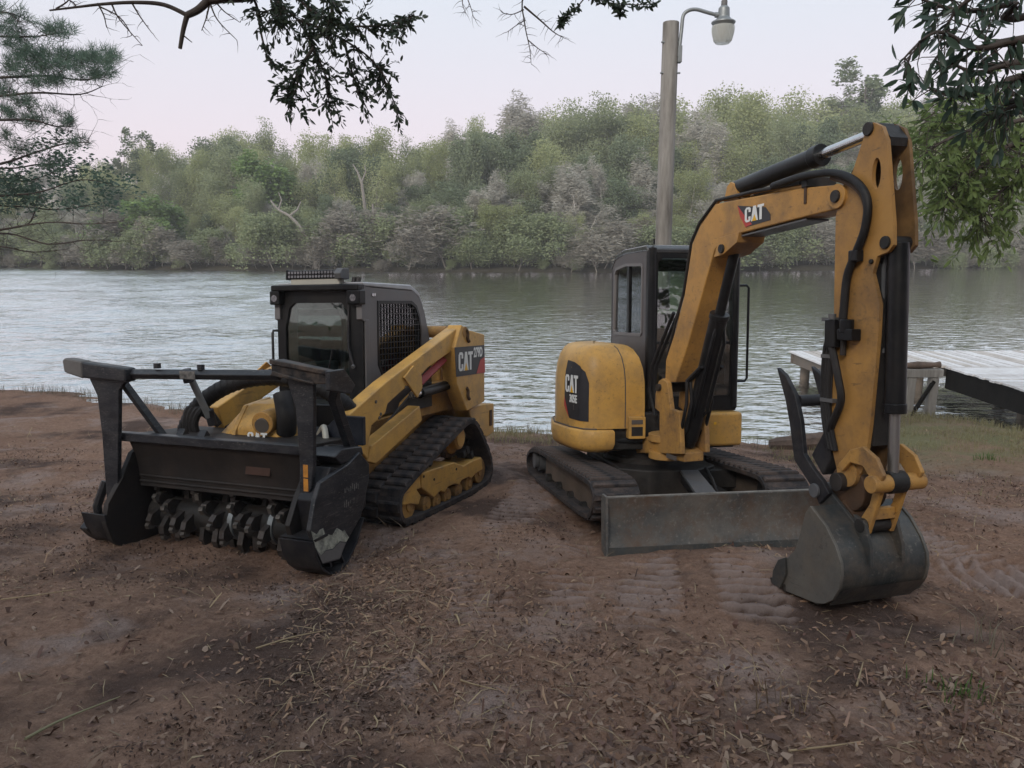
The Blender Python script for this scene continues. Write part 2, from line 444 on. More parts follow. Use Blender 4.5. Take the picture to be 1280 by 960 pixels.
# outlines of the machines' parts, metres in the machine's own frame
T = {
 'boom': [(0.263, 1.079), (0.274, 1.255), (0.435, 1.504), (0.552, 1.741), (0.662, 2.11), (0.77, 2.228), (0.965, 2.35), (1.233, 2.343), (1.858, 2.315), (2.156, 2.285), (2.231, 2.244), (2.25, 2.208), (2.227, 2.17), (2.161, 2.154), (1.912, 2.147), (1.562, 2.133), (1.078, 2.114), (0.961, 2.039), (0.799, 1.734), (0.615, 1.389), (0.427, 1.092)],
 'boom_brk': [(1.038, 2.118), (1.272, 2.13), (1.247, 2.066), (1.089, 2.002), (0.97, 1.99)],
 'stick': [(2.349, 2.489), (2.364, 2.541), (2.413, 2.549), (2.473, 2.515), (2.507, 2.443), (2.529, 2.286), (2.564, 2.031), (2.568, 1.931), (2.533, 1.899), (2.465, 1.885), (2.436, 1.8), (2.49, 1.646), (2.486, 1.486), (2.475, 1.345), (2.448, 1.036), (2.43, 0.909), (2.401, 0.778), (2.309, 0.696), (2.216, 0.743), (2.16, 0.888), (2.161, 1.043), (2.167, 1.437), (2.159, 1.652), (2.158, 1.866), (2.156, 2.112), (2.194, 2.262), (2.275, 2.331)],
 'swingbr': [(0.171, 0.984), (0.224, 1.09), (0.289, 1.114), (0.367, 1.088), (0.419, 0.891), (0.554, 0.882), (0.582, 0.567), (-0.216, 0.446), (-0.216, 0.575), (0.24, 0.655), (0.239, 0.845), (0.158, 0.868)],
 'bucket': [(2.241, 0.565), (2.167, 0.391), (2.096, 0.258), (1.998, 0.182), (1.919, 0.077), (2.009, 0.031), (2.315, 0.062), (2.443, 0.108), (2.493, 0.185), (2.5, 0.32), (2.369, 0.493)],
 'ears': [(2.063, 0.613), (2.181, 0.639), (2.321, 0.547), (2.417, 0.486), (2.433, 0.362), (2.349, 0.416), (2.188, 0.425), (2.106, 0.541)],
 'thumb': [(1.731, 1.286), (1.808, 1.248), (1.906, 1.139), (1.96, 0.997), (1.994, 0.808), (2.071, 0.74), (2.152, 0.688), (2.212, 0.625), (2.13, 0.548), (2.082, 0.619), (1.91, 0.757), (1.86, 0.97), (1.819, 1.098)],
 'guide': [(2.274, 0.8), (2.355, 0.891), (2.447, 0.923), (2.543, 0.877), (2.594, 0.798), (2.564, 0.744), (2.509, 0.761), (2.451, 0.82), (2.358, 0.824), (2.3, 0.762)],
 'hlink': [(2.465, 0.736), (2.541, 0.751), (2.482, 0.585), (2.44, 0.491), (2.405, 0.516)],
 'hose': [(1.64, 2.297), (1.897, 2.326), (2.161, 2.312), (2.341, 2.258), (2.423, 2.166), (2.411, 2.029), (2.342, 1.902), (2.288, 1.795), (2.27, 1.63), (2.26, 1.558)],
 'decal_boom': [(1.237, 2.302), (1.538, 2.251), (1.587, 2.202), (1.588, 2.168), (1.33, 2.154), (1.266, 2.232)],
 'x_track': [(-1.447, 0.205), (-1.543, 0.068), (-1.444, -0.042), (-1.21, -0.078), (0.149, 0.015), (1.091, 0.069), (1.222, 0.203), (1.261, 0.328), (1.147, 0.419), (1.008, 0.425), (0.14, 0.371), (-1.038, 0.315)],
 'x_side_decal': [(-0.16, 1.21), (0.086, 1.21), (0.316, 1.158), (0.48, 1.085), (0.568, 0.788), (0.1, 0.741), (-0.15, 0.858)],
 'c_track': [(0.615, 0.31), (0.396, 0.395), (-0.072, 0.544), (-0.413, 0.652), (-0.574, 0.69), (-0.714, 0.651), (-0.858, 0.511), (-1.047, 0.289), (-1.106, 0.145), (-1.085, 0.022), (-0.948, -0.053), (-0.169, -0.067), (0.536, -0.05), (0.661, -0.031), (0.731, 0.05), (0.752, 0.178), (0.701, 0.278)],
 'c_frame': [(0.324, 0.34), (0.082, 0.328), (-0.272, 0.317), (-0.45, 0.252), (-0.655, 0.268), (-0.853, 0.264), (-0.87, 0.138), (-0.653, 0.111), (-0.365, 0.094), (0.123, 0.085), (0.327, 0.209)],
 'c_fork': [(0.364, 0.334), (0.52, 0.3), (0.622, 0.214), (0.636, 0.135), (0.512, 0.12), (0.383, 0.084), (0.342, 0.147), (0.407, 0.213), (0.341, 0.212)],
 'c_arm': [(-0.584, 1.501), (-0.482, 1.295), (0.021, 1.161), (0.134, 1.108), (0.425, 1.014), (0.671, 0.925), (0.708, 0.856), (0.901, 0.789), (0.937, 0.675), (0.962, 0.543), (1.096, 0.653), (1.188, 0.906), (0.701, 1.093)],
 'c_brk': [(0.449, 1.112), (0.293, 1.197), (0.161, 1.11), (0.15, 1.004), (0.233, 0.932)],
 'c_low': [(0.13, 0.854), (0.091, 0.722), (0.822, 0.487), (0.931, 0.524), (0.874, 0.635)],
 'c_tower': [(-0.551, 1.516), (-0.738, 1.463), (-1.065, 1.419), (-1.06, 0.768), (-0.659, 0.72), (-0.444, 0.99), (-0.417, 1.319)],
 'c_tail': [(-0.786, 0.718), (-1.117, 0.736), (-1.394, 0.715), (-1.392, 0.421), (-1.211, 0.398), (-0.927, 0.486)],
 'c_decal': [(-0.407, 1.32), (-1.015, 1.321), (-1.07, 1.056), (-0.435, 1.062)],
 'm_rstrut': [(1.671, 1.133), (1.567, 1.15), (1.482, 1.0), (1.331, 0.737), (1.455, 0.719), (1.573, 0.963)],
 'm_rplate': [(1.856, 0.575), (1.551, 0.635), (1.418, 0.692), (1.303, 0.591), (1.306, 0.497), (1.381, 0.331), (1.412, 0.257), (1.586, 0.129), (1.67, 0.031), (1.858, 0.057), (1.97, 0.299), (1.916, 0.468)],
 'm_rskid': [(1.936, 0.218), (1.84, 0.078), (1.611, -0.081), (1.276, -0.11), (1.096, 0.137)],
 'm_lplate': [(1.802, 0.444), (1.916, 0.298), (1.949, 0.165), (1.891, 0.02), (1.775, -0.082), (1.656, -0.087), (1.649, 0.326), (1.698, 0.598)],
}
# ================================================================ excavator
def frame(o, yaw, pitch, roll):
    return Matrix.Translation(o) @ Matrix.Rotation(yaw, 4, 'Z') @ Matrix.Rotation(pitch, 4, 'Y') @ Matrix.Rotation(roll, 4, 'X')

def track_assembly(root, path, yc, width, pitch, lug_h, carc, lug_len, rows, lug_name='track_lug'):
    """rubber belt on the closed path (x, z), with raised lugs as sub-parts"""
    sm = [tuple(p) for p, d in resample(chaikin(path, 2), 0.05)]
    outer = inset(sm, lug_h); inner = inset(sm, lug_h + carc)
    sgn = 1 if sum(sm[i][0] * sm[(i + 1) % len(sm)][1] - sm[(i + 1) % len(sm)][0] * sm[i][1] for i in range(len(sm))) > 0 else -1
    belt = MB().band(outer, inner, 1, yc - width / 2, yc + width / 2).build('rubber_track', RUB, root)
    # inner guide lugs of the belt, joined
    g = MB()
    rs = resample(inner, pitch)
    for p, d in rs:
        nrm = Vector((-d.y, d.x)) * sgn
        a = math.atan2(d.y, d.x)
        g.box((p.x + nrm.x * 0.012, yc, p.y + nrm.y * 0.012), (0.05, 0.07, 0.05), (0, -a, 0))
    g.build('guide_lug', RUB, belt)
    lw = width / rows * (0.93 if rows == 1 else 0.97)
    h = lug_h
    lm = MB()
    x0, x1, t0, t1 = -lug_len / 2, lug_len / 2, -lug_len * 0.36, lug_len * 0.36
    lm.loft([[(x0, -lw / 2, -0.004), (x1, -lw / 2, -0.004), (x1, lw / 2, -0.004), (x0, lw / 2, -0.004)],
             [(x0 * .97, -lw / 2, h * .55), (x1 * .97, -lw / 2, h * .55), (x1 * .97, lw / 2, h * .55), (x0 * .97, lw / 2, h * .55)],
             [(t0, -lw / 2 + .01, h), (t1, -lw / 2 + .01, h), (t1, lw / 2 - .01, h), (t0, lw / 2 - .01, h)]])
    me = lm.mesh('track_lug'); me.materials.append(RUB)
    for r in range(rows):
        off = (r - (rows - 1) / 2) * width / rows
        rs = resample(outer, pitch)
        n = len(rs)
        for i, (p, d) in enumerate(rs):
            if r % 2:
                q = rs[(i + 1) % n][0]; p = (p + q) / 2
            nrm = Vector((d.y, -d.x)) * sgn
            M = Matrix(((d.x * sgn, 0, nrm.x, p.x), (0, 1, 0, yc + off), (d.y * sgn, 0, nrm.y, p.y), (0, 0, 0, 1)))
            if sgn < 0: M = M @ Matrix.Rotation(0, 4, 'Z')
            if M.to_3x3().determinant() < 0:
                M = M @ Matrix.Diagonal((-1, 1, 1, 1))
            link_copy(me, lug_name, belt, M)
    return belt, outer, inner

EX = empty('mini_excavator', frame((1.205, 6.56, 1.1 - .097 * 6.56), R(-81), R(-5.5), R(-.9)),
           'yellow mini excavator with black cab, its boom raised and bucket on the ground', 'excavator')

def build_excavator():
    root = EX
    # --- tracks
    for sy in (-1, 1):
        yc = sy * 0.655
        path = T['x_track']
        belt, outer, inner = track_assembly(root, path, yc, 0.35, 0.098, 0.022, 0.032, 0.05, 1)
        fr = MB()
        core = [(-1.02, 0.02), (-1.0, 0.20), (-0.9, 0.255), (0.75, 0.325), (0.93, 0.30), (0.97, 0.13), (0.9, 0.06)]
        fr.prism(core, 1, yc - 0.065, yc + 0.065)
        f = fr.build('track_frame', STEELD, root, 0.012)
        w = MB()
        w.cyl((-1.22, yc - 0.10, 0.125), (-1.22, yc + 0.10, 0.125), 0.115, 20)
        w.build('drive_sprocket', GREYP, root, 0.01)
        w = MB(); w.cyl((-1.22, yc + sy * 0.10, 0.125), (-1.22, yc + sy * 0.145, 0.125), 0.085, 18)
        w.build('motor_cover', GREYP, root, 0.006)
        MB().cyl((1.03, yc - 0.09, 0.235), (1.03, yc + 0.09, 0.235), 0.125, 20).build('idler_wheel', DARKM, root, 0.01)
        for i in range(4):
            x = -0.75 + i * 0.45
            z = 0.0 + (x + 0.75) * 0.036
            MB().cyl((x, yc - 0.11, z + .02), (x, yc + 0.11, z + .02), 0.06, 12).build('track_roller', DARKM, root)
    # --- undercarriage
    u = MB()
    u.prism([(-0.55, -0.42), (0.45, -0.42), (0.62, -0.2), (0.62, 0.2), (0.45, 0.42), (-0.55, 0.42), (-0.7, 0.2), (-0.7, -0.2)], 2, 0.16, 0.36)
    u.span(-0.5, -0.2, -0.62, 0.62, 0.14, 0.30); u.span(0.2, 0.5, -0.62, 0.62, 0.17, 0.33)
    u.build('car_body', DARKM, root, 0.015)
    MB().lathe((0, 0, 0), [(0.35, 0.36), (0.35, 0.40), (0.40, 0.40), (0.42, 0.37), (0.52, 0.37)], 32).build('swing_bearing', DARKM, root)
    # --- blade and its arms
    b = MB()
    b.prism([(1.515, -0.045), (1.48, 0.06), (1.465, 0.17), (1.472, 0.27), (1.50, 0.368), (1.475, 0.372), (1.445, 0.28), (1.435, 0.17), (1.45, 0.05), (1.485, -0.05)], 1, -0.80, 0.81)
    bl = b.build('dozer_blade', STEEL, root, 0.004, 1)
    MB().tube([(1.488, -.80, .371), (1.488, 0, .372), (1.488, .81, .371)], .008, 6).build('worn_edge', TOOTHL, bl)
    e_ = MB()
    for y in (-0.806, 0.816):
        e_.prism([(1.525, -0.05), (1.50, 0.376), (1.40, 0.376), (1.38, 0.30), (1.40, -0.02)], 1, y - 0.009, y + 0.009)
    e_.build('blade_end_plate', STEEL, bl, 0.003, 1)
    MB().prism([(1.522, -0.06), (1.50, 0.02), (1.49, 0.02), (1.508, -0.06)], 1, -0.795, 0.805).build('cutting_edge', BUCK, bl)
    for y in (-0.33, 0.36):
        MB().prism([(0.45, y - .06), (1.45, y - .05), (1.45, y + .05), (0.45, y + .06)], 2, 0.11, 0.2).build('blade_arm', DARKM, root, 0.01)
    g = MB()
    g.add([(0.424, .10, .36), (0.376, .258, .36), (1.40, .03, .345), (1.40, -.125, .345), (0.424, .10, .335), (0.376, .258, .335), (1.40, .03, .32), (1.40, -.125, .32)],
          [(0, 1, 2, 3), (7, 6, 5, 4), (0, 4, 5, 1), (1, 5, 6, 2), (2, 6, 7, 3), (3, 7, 4, 0)])
    g.build('blade_cylinder_guard', GREYP, root, 0.004)
    MB().cyl((0.45, 0.13, 0.28), (1.40, -0.04, 0.27), 0.045, 12).build('blade_cylinder', BLK, root)
    MB().tube([(0.55, .30, .35), (0.75, .27, .30), (0.95, .24, .2), (1.2, .2, .17)], 0.014, 8).build('hydraulic_hose', HOSE, root)
    # --- house: lower band with counterweight
    band = [(0.47, -0.60), (0.42, -0.71), (0.25, -0.79), (-0.08, -0.85), (-0.38, -0.80), (-0.64, -0.62), (-0.82, -0.35), (-0.88, 0), (-0.82, 0.35),
            (-0.64, 0.58), (-0.40, 0.66), (0.0, 0.66), (0.1, 0.62), (0.12, 0.1), (0.12, -0.2), (0.20, -0.42), (0.47, -0.45)]
    lp = lambda d, z, q=band: [(x, y, z) for x, y in inset(q, d)]
    MB().loft([lp(.14, .47), lp(.05, .485), lp(.012, .52), lp(0, .56), lp(0, .655), lp(.012, .672), lp(.03, .675)]).build('counterweight', YEL, root, angle=50)
    d = MB(); d.span(-0.6, 0.42, -0.5, 0.6, 0.50, 0.80); d.build('house_floor', DARKM, root, 0.01)
    hood = [(0.45, -0.195), (0.455, -0.40), (0.45, -0.57), (0.43, -0.65), (0.37, -0.715), (0.2, -0.765), (-0.08, -0.815), (-0.35, -0.77), (-0.6, -0.62), (-0.74, -0.46), (-0.78, -0.32),
            (-0.74, -0.20), (-0.3, -0.19), (0.2, -0.19)]
    MB().loft([[(x, y, z) for x, y in ((-.715, -.20), (-.76, -.34), (-.84, -.15), (-.86, .05), (-.83, .3), (-.74, .5), (-.715, .5))] for z in (.68, 1.28)]).build('rear_hood', YEL, root, .03, 3)
    lp2 = lambda d, z: [(x, y, z) for x, y in inset(hood, d)]
    hd = MB().loft([lp2(0.0, .682), lp2(0, .9), lp2(.003, 1.06), lp2(.016, 1.17), lp2(.042, 1.26), lp2(.082, 1.325), lp2(.12, 1.352), lp2(.15, 1.362)]).build('engine_hood', YEL, root, angle=60)
    # seam between the two hood doors: a recessed dark strip on the front face
    sm = []
    for z, dd in ((.69, 0), (.9, 0), (1.06, .003), (1.17, .016), (1.26, .042), (1.325, .082), (1.352, .12)):
        sm.append((0.4545 - dd, -0.36 - dd * .55, z))
    MB().tube(sm, 0.0045, 6).build('hood_seam', INK, hd)
    MB().span(0.452, 0.462, -0.275, -0.255, 0.73, 0.75).build('hood_latch', INK, hd)
    MB().tube([(p[0], p[1], 0.680) for p in inset(band, 0.018)[0:7]], 0.006, 6).build('hood_seam', INK, hd)
    # step box with grille left of the boom
    s = MB(); s.span(0.40, 0.50, -0.34, -0.20, 0.60, 0.78); bx = s.build('step_box', YEL, root, 0.008)
    MB().span(0.495, 0.503, -0.32, -0.225, 0.72, 0.757).build('recess_panel', INK, bx, 0.003)
    MB().span(0.495, 0.503, -0.32, -0.225, 0.625, 0.70).build('recess_panel', DARKM, bx, 0.003)
    # slot of the swing cylinder
    MB().span(0.15, 0.40, -0.44, -0.02, 0.50, 0.66).build('swing_recess', HOSE, root)
    c = MB(); c.cyl((0.38, -0.44, 0.575), (0.40, -0.20, 0.575), 0.04, 14); sc = c.build('swing_cylinder', BLK, root)
    MB().cyl((0.40, -0.20, 0.575), (0.42, -0.06, 0.575), 0.02, 12).build('piston_rod', CHR, sc)
    # panel under the cab
    p = MB(); p.span(0.12, 0.46, 0.13, 0.655, 0.515, 0.80); fp = p.build('front_panel', YEL, root, 0.03, 3)
    MB().span(0.46, 0.464, 0.40, 0.42, 0.70, 0.72).build('warning_sticker', TRI, fp)
    # decal on the right side: follows the curved side of the hood
    q = [(0.41, 1.15), (0.36, 1.20), (0.24, 1.225), (0.12, 1.232), (0.10, .96), (0.10, .84), (0.2, .74), (0.41, .745)]
    def side(x, z, off=0.004):
        hs = [(0.455, -.60), (0.43, -0.65), (0.37, -0.715), (0.2, -0.765), (-0.08, -0.815), (-0.35, -0.77)]
        for a, b_ in zip(hs, hs[1:]):
            if b_[0] <= x <= a[0]:
                t = (x - a[0]) / (b_[0] - a[0]); y = a[1] + (b_[1] - a[1]) * t
                nn = Vector((-(b_[1] - a[1]), (b_[0] - a[0]))).normalized()
                if nn.y > 0: nn = -nn
                dd = float(np.interp(z, [1.06, 1.17, 1.26, 1.325], [.003, .016, .042, .082])) if z > .9 else 0
                return Vector((x + nn.x * (off - dd), y + nn.y * (off - dd), z))
        return Vector((x, -0.8, z))
    # cut the decal into vertical slices so that it bends with the hood
    def zr(x):
        top = np.interp(x, [0.10, 0.12, 0.24, 0.36, 0.41, 0.425], [1.225, 1.225, 1.215, 1.18, 1.13, 1.05])
        bot = np.interp(x, [0.10, 0.12, 0.2, 0.425], [.84, .82, .745, .74])
        return bot, top
    def strip(x0, x1, zf, name, mat, off, n=12):
        vs, fs = [], []
        for i in range(n + 1):
            x = x0 + (x1 - x0) * i / n
            b0, t0 = zf(x)
            for j in range(5): vs.append(side(x, b0 + (t0 - b0) * j / 4, off))
        for i in range(n):
            for j in range(4): fs.append((i * 5 + j, i * 5 + j + 1, i * 5 + 6 + j, i * 5 + 5 + j))
        return MB().add(vs, fs).build(name, mat, hd)
    dc = strip(0.10, 0.424, zr, 'side_decal', DECAL, 0.005)
    strip(0.10, 0.2, lambda x: (np.interp(x, [.1, .2], [.84, .75]), np.interp(x, [.1, .2], [.93, .755])), 'red_stripe', DRED, 0.0065, 5)
    # letters laid in the plane of the side between x=.37 and x=.15
    pa, pb = side(0.375, 1.0, 0.008), side(0.16, 1.0, 0.008)
    ux = (pa - pb).normalized(); uz = Vector((0, 0, 1)); nn = ux.cross(uz)
    if nn.y > 0: nn = -nn
    pa = pa + Vector((0, -.016, 0)); pb = pb + Vector((0, -.016, 0)); o = pb + ux * 0.005; o.z = 0.965
    lettering(hd, o, ux, uz, ux.cross(uz), 0.205, 0.145)
    o2 = pb + ux * 0.07; o2.z = 0.885
    text_mesh('305E', hd, o2, ux, uz, ux.cross(uz), 0.062, WHITE, squeeze=.7, bold=.035)
    o3 = pb + ux * 0.135; o3.z = 0.825
    text_mesh('2', hd, o3, ux, uz, ux.cross(uz), 0.038, INK, squeeze=.62)
    # --- cab
    x0, x1, y0, y1 = -0.70, 0.335, -0.15, 0.645
    cabp = [(x1, .82), (x1, 2.10), (x1 - .03, 2.13), (-0.30, 2.15), (-0.58, 2.115), (-0.69, 2.04), (x0, 1.3), (x0, .82)]
    winp = [(0.215, 1.455), (0.215, 2.00), (0.18, 2.03), (-0.25, 2.055), (-0.55, 2.035), (-0.60, 1.99), (-0.62, 1.46), (-0.58, 1.43), (0.18, 1.43)]
    cb = MB().prism(cabp, 1, y0, y0 + .045, winp).build('cab', CABP, root, 0)
    winl = [(0.2, 1.0), (0.2, 1.98), (0.15, 2.03), (-0.5, 2.02), (-0.56, 1.97), (-0.58, 1.0)]
    MB().prism(cabp, 1, y1 - .045, y1, winl).build('cab_side_frame', BLK, root)
    wf = MB().band(inset(winp, -0.006), inset(winp, 0.018), 1, y0 - .008, y0 + .05).build('window_frame', CABG, cb)  # grey colour imitates sky reflected on the dark frame
    MB().span(-0.62, 0.215, y0 + .012, y0 + .018, 1.43, 2.055).build('side_window', GLASS, cb)
    MB().span(-0.215, -0.155, y0 - .002, y0 + .03, 1.435, 2.05).build('window_mullion', BLK, cb)
    MB().span(-0.56, 0.18, y1 - .03, y1 - .024, 1.0, 2.02).build('side_window', GLASS, cb)
    # front frame: pillars, header, sill, glass
    f = MB()
    fo = [(y0, .82), (y1, .82), (y1, 2.11), (y0, 2.11)]
    fi = [(y0 + .085, .93), (y1 - .075, .93), (y1 - .055, .97), (y1 - .055, 2.03), (y1 - .085, 2.065), (y0 + .12, 2.065), (y0 + .085, 2.03)]
    f.prism(fo, 0, x1 - .03, x1 + .015, fi)
    ff = f.build('windscreen_frame', BLK, root)
    MB().span(x1 - .006, x1, y0 + .07, y1 - .05, .93, 2.07).build('windscreen', GLASS, ff)
    MB().cyl((x1 + .01, y0 + .035, .83), (x1 + .01, y0 + .035, 2.15), 0.036, 12).build('corner_pillar', BLK, ff)
    MB().cyl((x1 + .005, y1 - .025, .83), (x1 + .005, y1 - .025, 2.09), 0.03, 12).build('corner_pillar', BLK, ff)
    MB().span(x1 - .002, x1 + .012, y0 + .08, y1 - .07, 1.36, 1.385).build('windscreen_bar', BLK, ff, 0.004)
    # rear wall with window
    rw = [(y0 + .03, 1.36), (y1 - .05, 1.36), (y1 - .05, 2.02), (y0 + .03, 2.02)]
    MB().prism([(y0, .82), (y1, .82), (y1, 2.05), (y0, 2.05)], 0, x0, x0 + .04, rw).build('rear_wall', BLK, root)
    MB().span(x0 + .015, x0 + .02, y0 + .03, y1 - .05, 1.36, 2.02).build('rear_window', GLASS, cb)
    MB().span(x0, x1, y0, y1, .80, .84).build('cab_floor', DARKM, root)
    rp = [(x1 + .02, 2.105), (x1 + .02, 2.145), (x1 - .02, 2.175), (-0.30, 2.19), (-0.57, 2.155), (-0.72, 2.05), (-0.70, 2.03), (-0.58, 2.11), (-0.3, 2.145), (x1 - .03, 2.125)]
    MB().prism(rp, 1, y0 - .008, y1 + .01).build('cab_roof', BLKS, root, 0.012, 2)
    rt = MB().prism([(x1 - .04, 2.178), (-0.3, 2.193), (-0.5, 2.17), (-0.5, 2.165), (-0.3, 2.188), (x1 - .04, 2.172)], 1, y0 + .09, y1 - .06).build('roof_panel', CABL, root)
    MB().span(x1 - .02, x1 + .05, y0 + .60, y0 + .66, 2.08, 2.13).build('work_light', BLK, root, 0.008)
    MB().tube([(x1 - .02, y0 + .06, 2.18), (x1 - .02, y0 + .06, 2.225)], .008, 6).build('antenna_base', BLK, root)
    # grab rail
    MB().tube([(x1 - .03, y1, 1.85), (x1 - .03, y1 + .085, 1.852), (x1 - .03, y1 + .105, 1.83), (x1 - .03, y1 + .108, 1.07), (x1 - .03, y1 + .09, 1.045), (x1 - .03, y1, 1.045)], 0.011, 8).build('grab_rail', BLK, root)
    MB().span(x1 - .12, x1 - .02, y1 - .005, y1 + .025, 1.86, 1.94).build('marker_lamp', CREAM, root, .01)
    # interior
    st = MB(); st.span(-0.45, 0.0, 0.03, 0.45, .95, 1.12); seat = st.build('seat', SEAT, root, 0.04, 3)
    MB().prism([(-0.42, 1.10), (-0.30, 1.10), (-0.42, 1.62), (-0.52, 1.62)], 1, 0.05, 0.43).build('seat_back', SEAT, seat, 0.03, 3)
    MB().prism([(-0.47, 1.66), (-0.42, 1.66), (-0.47, 1.85), (-0.52, 1.85)], 1, 0.14, 0.34).build('headrest', SEAT, seat, 0.025, 3)
    for y in (-0.02, 0.5):
        MB().span(-0.2, 0.08, y - .05, y + .05, .95, 1.22).build('control_console', SEAT, root, 0.02)
        MB().tube([(0.03, y, 1.2), (0.05, y, 1.36)], [.014, .022], 8).build('joystick', SEAT, root)
    MB().span(0.16, 0.28, 0.3, 0.5, .85, 1.15).build('dashboard', SEAT, root, 0.02)

    # --- boom group, swung 8 degrees to the machine's left
    FX = frame((1.205, 6.56, 1.1 - .097 * 6.56), R(-81), R(-5.5), R(-.9))
    BM = FX.inverted() @ frame(FX @ Vector((.45, -.06, 0)), R(-73), R(-5.5), R(-.9))
    B = lambda: MB(BM)
    br = B()
    for s_ in (-1, 1):
        br.prism(T['swingbr'], 1, s_ * .085, s_ * .125)
    br.prism([(-.10, .455), (.56, .50), (.56, .57), (.42, .60), (.40, .85), (.24, .85), (.22, .66), (-.10, .60)], 1, -.082, .082)
    sb = br.build('swing_bracket', YELD, root, 0.008)
    k = B()
    for z0 in (.462, .60):
        k.cyl((0.16, 0, z0), (0.16, 0, z0 + .06), .16, 20)
    k.cyl((0.16, 0, .44), (0.16, 0, .70), .06, 14)
    k.build('swing_post', YELD, root, 0.006)
    pin = B(); pin.cyl((.248, -.15, 1.04), (.248, .15, 1.04), .028, 14); pin.build('pivot_pin', DARKM, sb)
    MB(BM).span(.36, .52, -.1265, -.1255, .505, .54).build('bracket_slot', INK, sb)
    # boom
    w = .09
    bp = T['boom']
    bo = B().prism(bp, 1, -w, w).build('boom', YELB, root, 0.01, 2)
    # weld flange plates proud of the sides
    B().prism(T['boom_brk'], 1, -w - .012, w + .012).build('cylinder_bracket', YELB, bo, 0.003, 1)
    bb = B(); bb.cyl((2.175, -w - .014, 2.221), (2.175, w + .014, 2.221), .066, 20); bb.build('pin_boss', YELB, bo, 0.004)
    for (x, z, r) in ((2.175, 2.221, .033), (1.076, 2.04, .03), (.25, 1.04, .04)):
        pn = B(); pn.cyl((x, -w - .028, z), (x, w + .028, z), r, 14); pn.build('pivot_pin', DARKM, bo, .003)
    tb = B(); tb.prism([(1.02, 2.36), (1.06, 2.455), (1.10, 2.475), (1.14, 2.46), (1.20, 2.345)], 1, -.06, -.035); tb.prism([(1.02, 2.36), (1.06, 2.455), (1.10, 2.475), (1.14, 2.46), (1.20, 2.345)], 1, .035, .06)
    tb.build('cylinder_lug', YELB, bo, .003)
    # grey strip under the boom near the tip, painted as reflected sky
    B().prism([(1.16, 2.108), (1.9, 2.140), (1.9, 2.130), (1.16, 2.098)], 1, -w + .012, w - .012).build('underside_sheen', GREYP, bo)
    # boom decal
    dp = T['decal_boom']
    dq = B().prism(dp, 1, -w - .0025, -w + .002).build('boom_decal', DECAL, bo)
    B().prism([dp[0], dp[5], dp[4], (1.40, 2.165), (1.31, 2.235)], 1, -w - .0035, -w - .0024).build('red_stripe', DRED, bo)
    fx = lambda v: (BM.to_3x3() @ Vector(v))
    o = BM @ Vector((1.325, -w - .004, 2.182))
    lettering(bo, o, fx((.993, 0, .012)).normalized(), fx((0, 0, 1)), fx((0, -1, 0)), .20, .092)
    # boom cylinder with hoses
    c0, c1 = Vector((.49, 0, .66)), Vector((1.076, 0, 2.04))
    dv = (c1 - c0).normalized()
    cy = B(); cy.cyl(c0, c0 + dv * 1.02, .062, 18); cy.cyl(c0 + dv * .99, c0 + dv * 1.03, .07, 18); cy.cyl(c0 - dv * .05, c0 + dv * .06, .052, 14)
    bc = cy.build('boom_cylinder', BLK, root, .004)
    B().cyl(c0 + dv * 1.0, c1, .036, 14).build('piston_rod', BLK, bc)
    for s_ in (-1, 1):
        off = Vector((.07, s_ * .05, 0))
        B().tube([c0 + dv * .2 + off * .6, c0 + dv * .25 + off, c0 + dv * .8 + off, c0 + dv * .92 + off * .6], .013, 8).build('steel_tube', BLK, bc)
    for y, bend in ((-.085, .10), (.085, .08), (-.06, .16)):
        B().tube([(.40, y * .8, .60), (.52 + bend * .3, y * 1.2, .75), (.60 + bend * .3, y * 1.25, .95), (.62, y * 1.15, 1.12), c0 + dv * .62 + Vector((.06, y, 0))], .014, 8).build('hydraulic_hose', HOSE, bc)
    # hoses behind the boom foot
    for y in (-.10, -.06):
        B().tube([(.12, y, .80), (.04, y - .01, 1.0), (.09, y - .01, 1.2), (.25, y, 1.42), (.42, y, 1.62)], .014, 8).build('hydraulic_hose', HOSE, bo)
    # tubes along the top edge of the boom
    up = [(.30, 1.30), (.42, 1.56), (.53, 1.76), (.635, 2.12), (.75, 2.25), (.965, 2.375), (1.4, 2.368), (1.85, 2.345)]
    for y in (-.082, -.055, .055, .082):
        B().tube([(x, y, z) for x, z in up], .011, 8).build('steel_tube', DARKM if y < -.06 else YELD, bo)
    B().span(1.88, 1.93, -.10, .10, 2.31, 2.37).build('tube_clamp', DARKM, bo, .005)
    B().span(1.90, 1.92, -.096, -.088, 2.22, 2.32).build('tube_clamp', RUSTM, bo)
    # stick cylinder
    a0, a1 = Vector((1.10, 0, 2.435)), Vector((2.384, 0, 2.523))
    dv = (a1 - a0).normalized()
    cy = B(); cy.cyl(a0 - dv * .03, a0 + dv * .80, .056, 20); cy.cyl(a0 + dv * .76, a0 + dv * .83, .064, 20)
    scy = cy.build('stick_cylinder', BLK, root, .005)
    B().cyl(a0 + dv * .8, a1, .030, 16).build('piston_rod', CHR, scy)
    B().tube([a0 + Vector((.2, -.03, -.05)), a0 + Vector((.25, -.03, -.075)), a0 + Vector((.72, -.03, -.06)), a0 + Vector((.78, -.03, -.04))], .015, 8).build('steel_tube', BLK, scy)
    # --- stick: two side plates with slot, webs, bosses
    sp = T['stick']
    slot = [(2.444 + .030 * math.cos(t), 2.293 + .078 * math.sin(t)) for t in [2 * math.pi * i / 18 for i in range(18)]]
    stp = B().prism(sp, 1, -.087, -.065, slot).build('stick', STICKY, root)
    B().prism(sp, 1, .045, .065, slot).build('side_plate', YELSH, stp)  # far plate takes a darkened yellow in place of its shade
    wb = B()
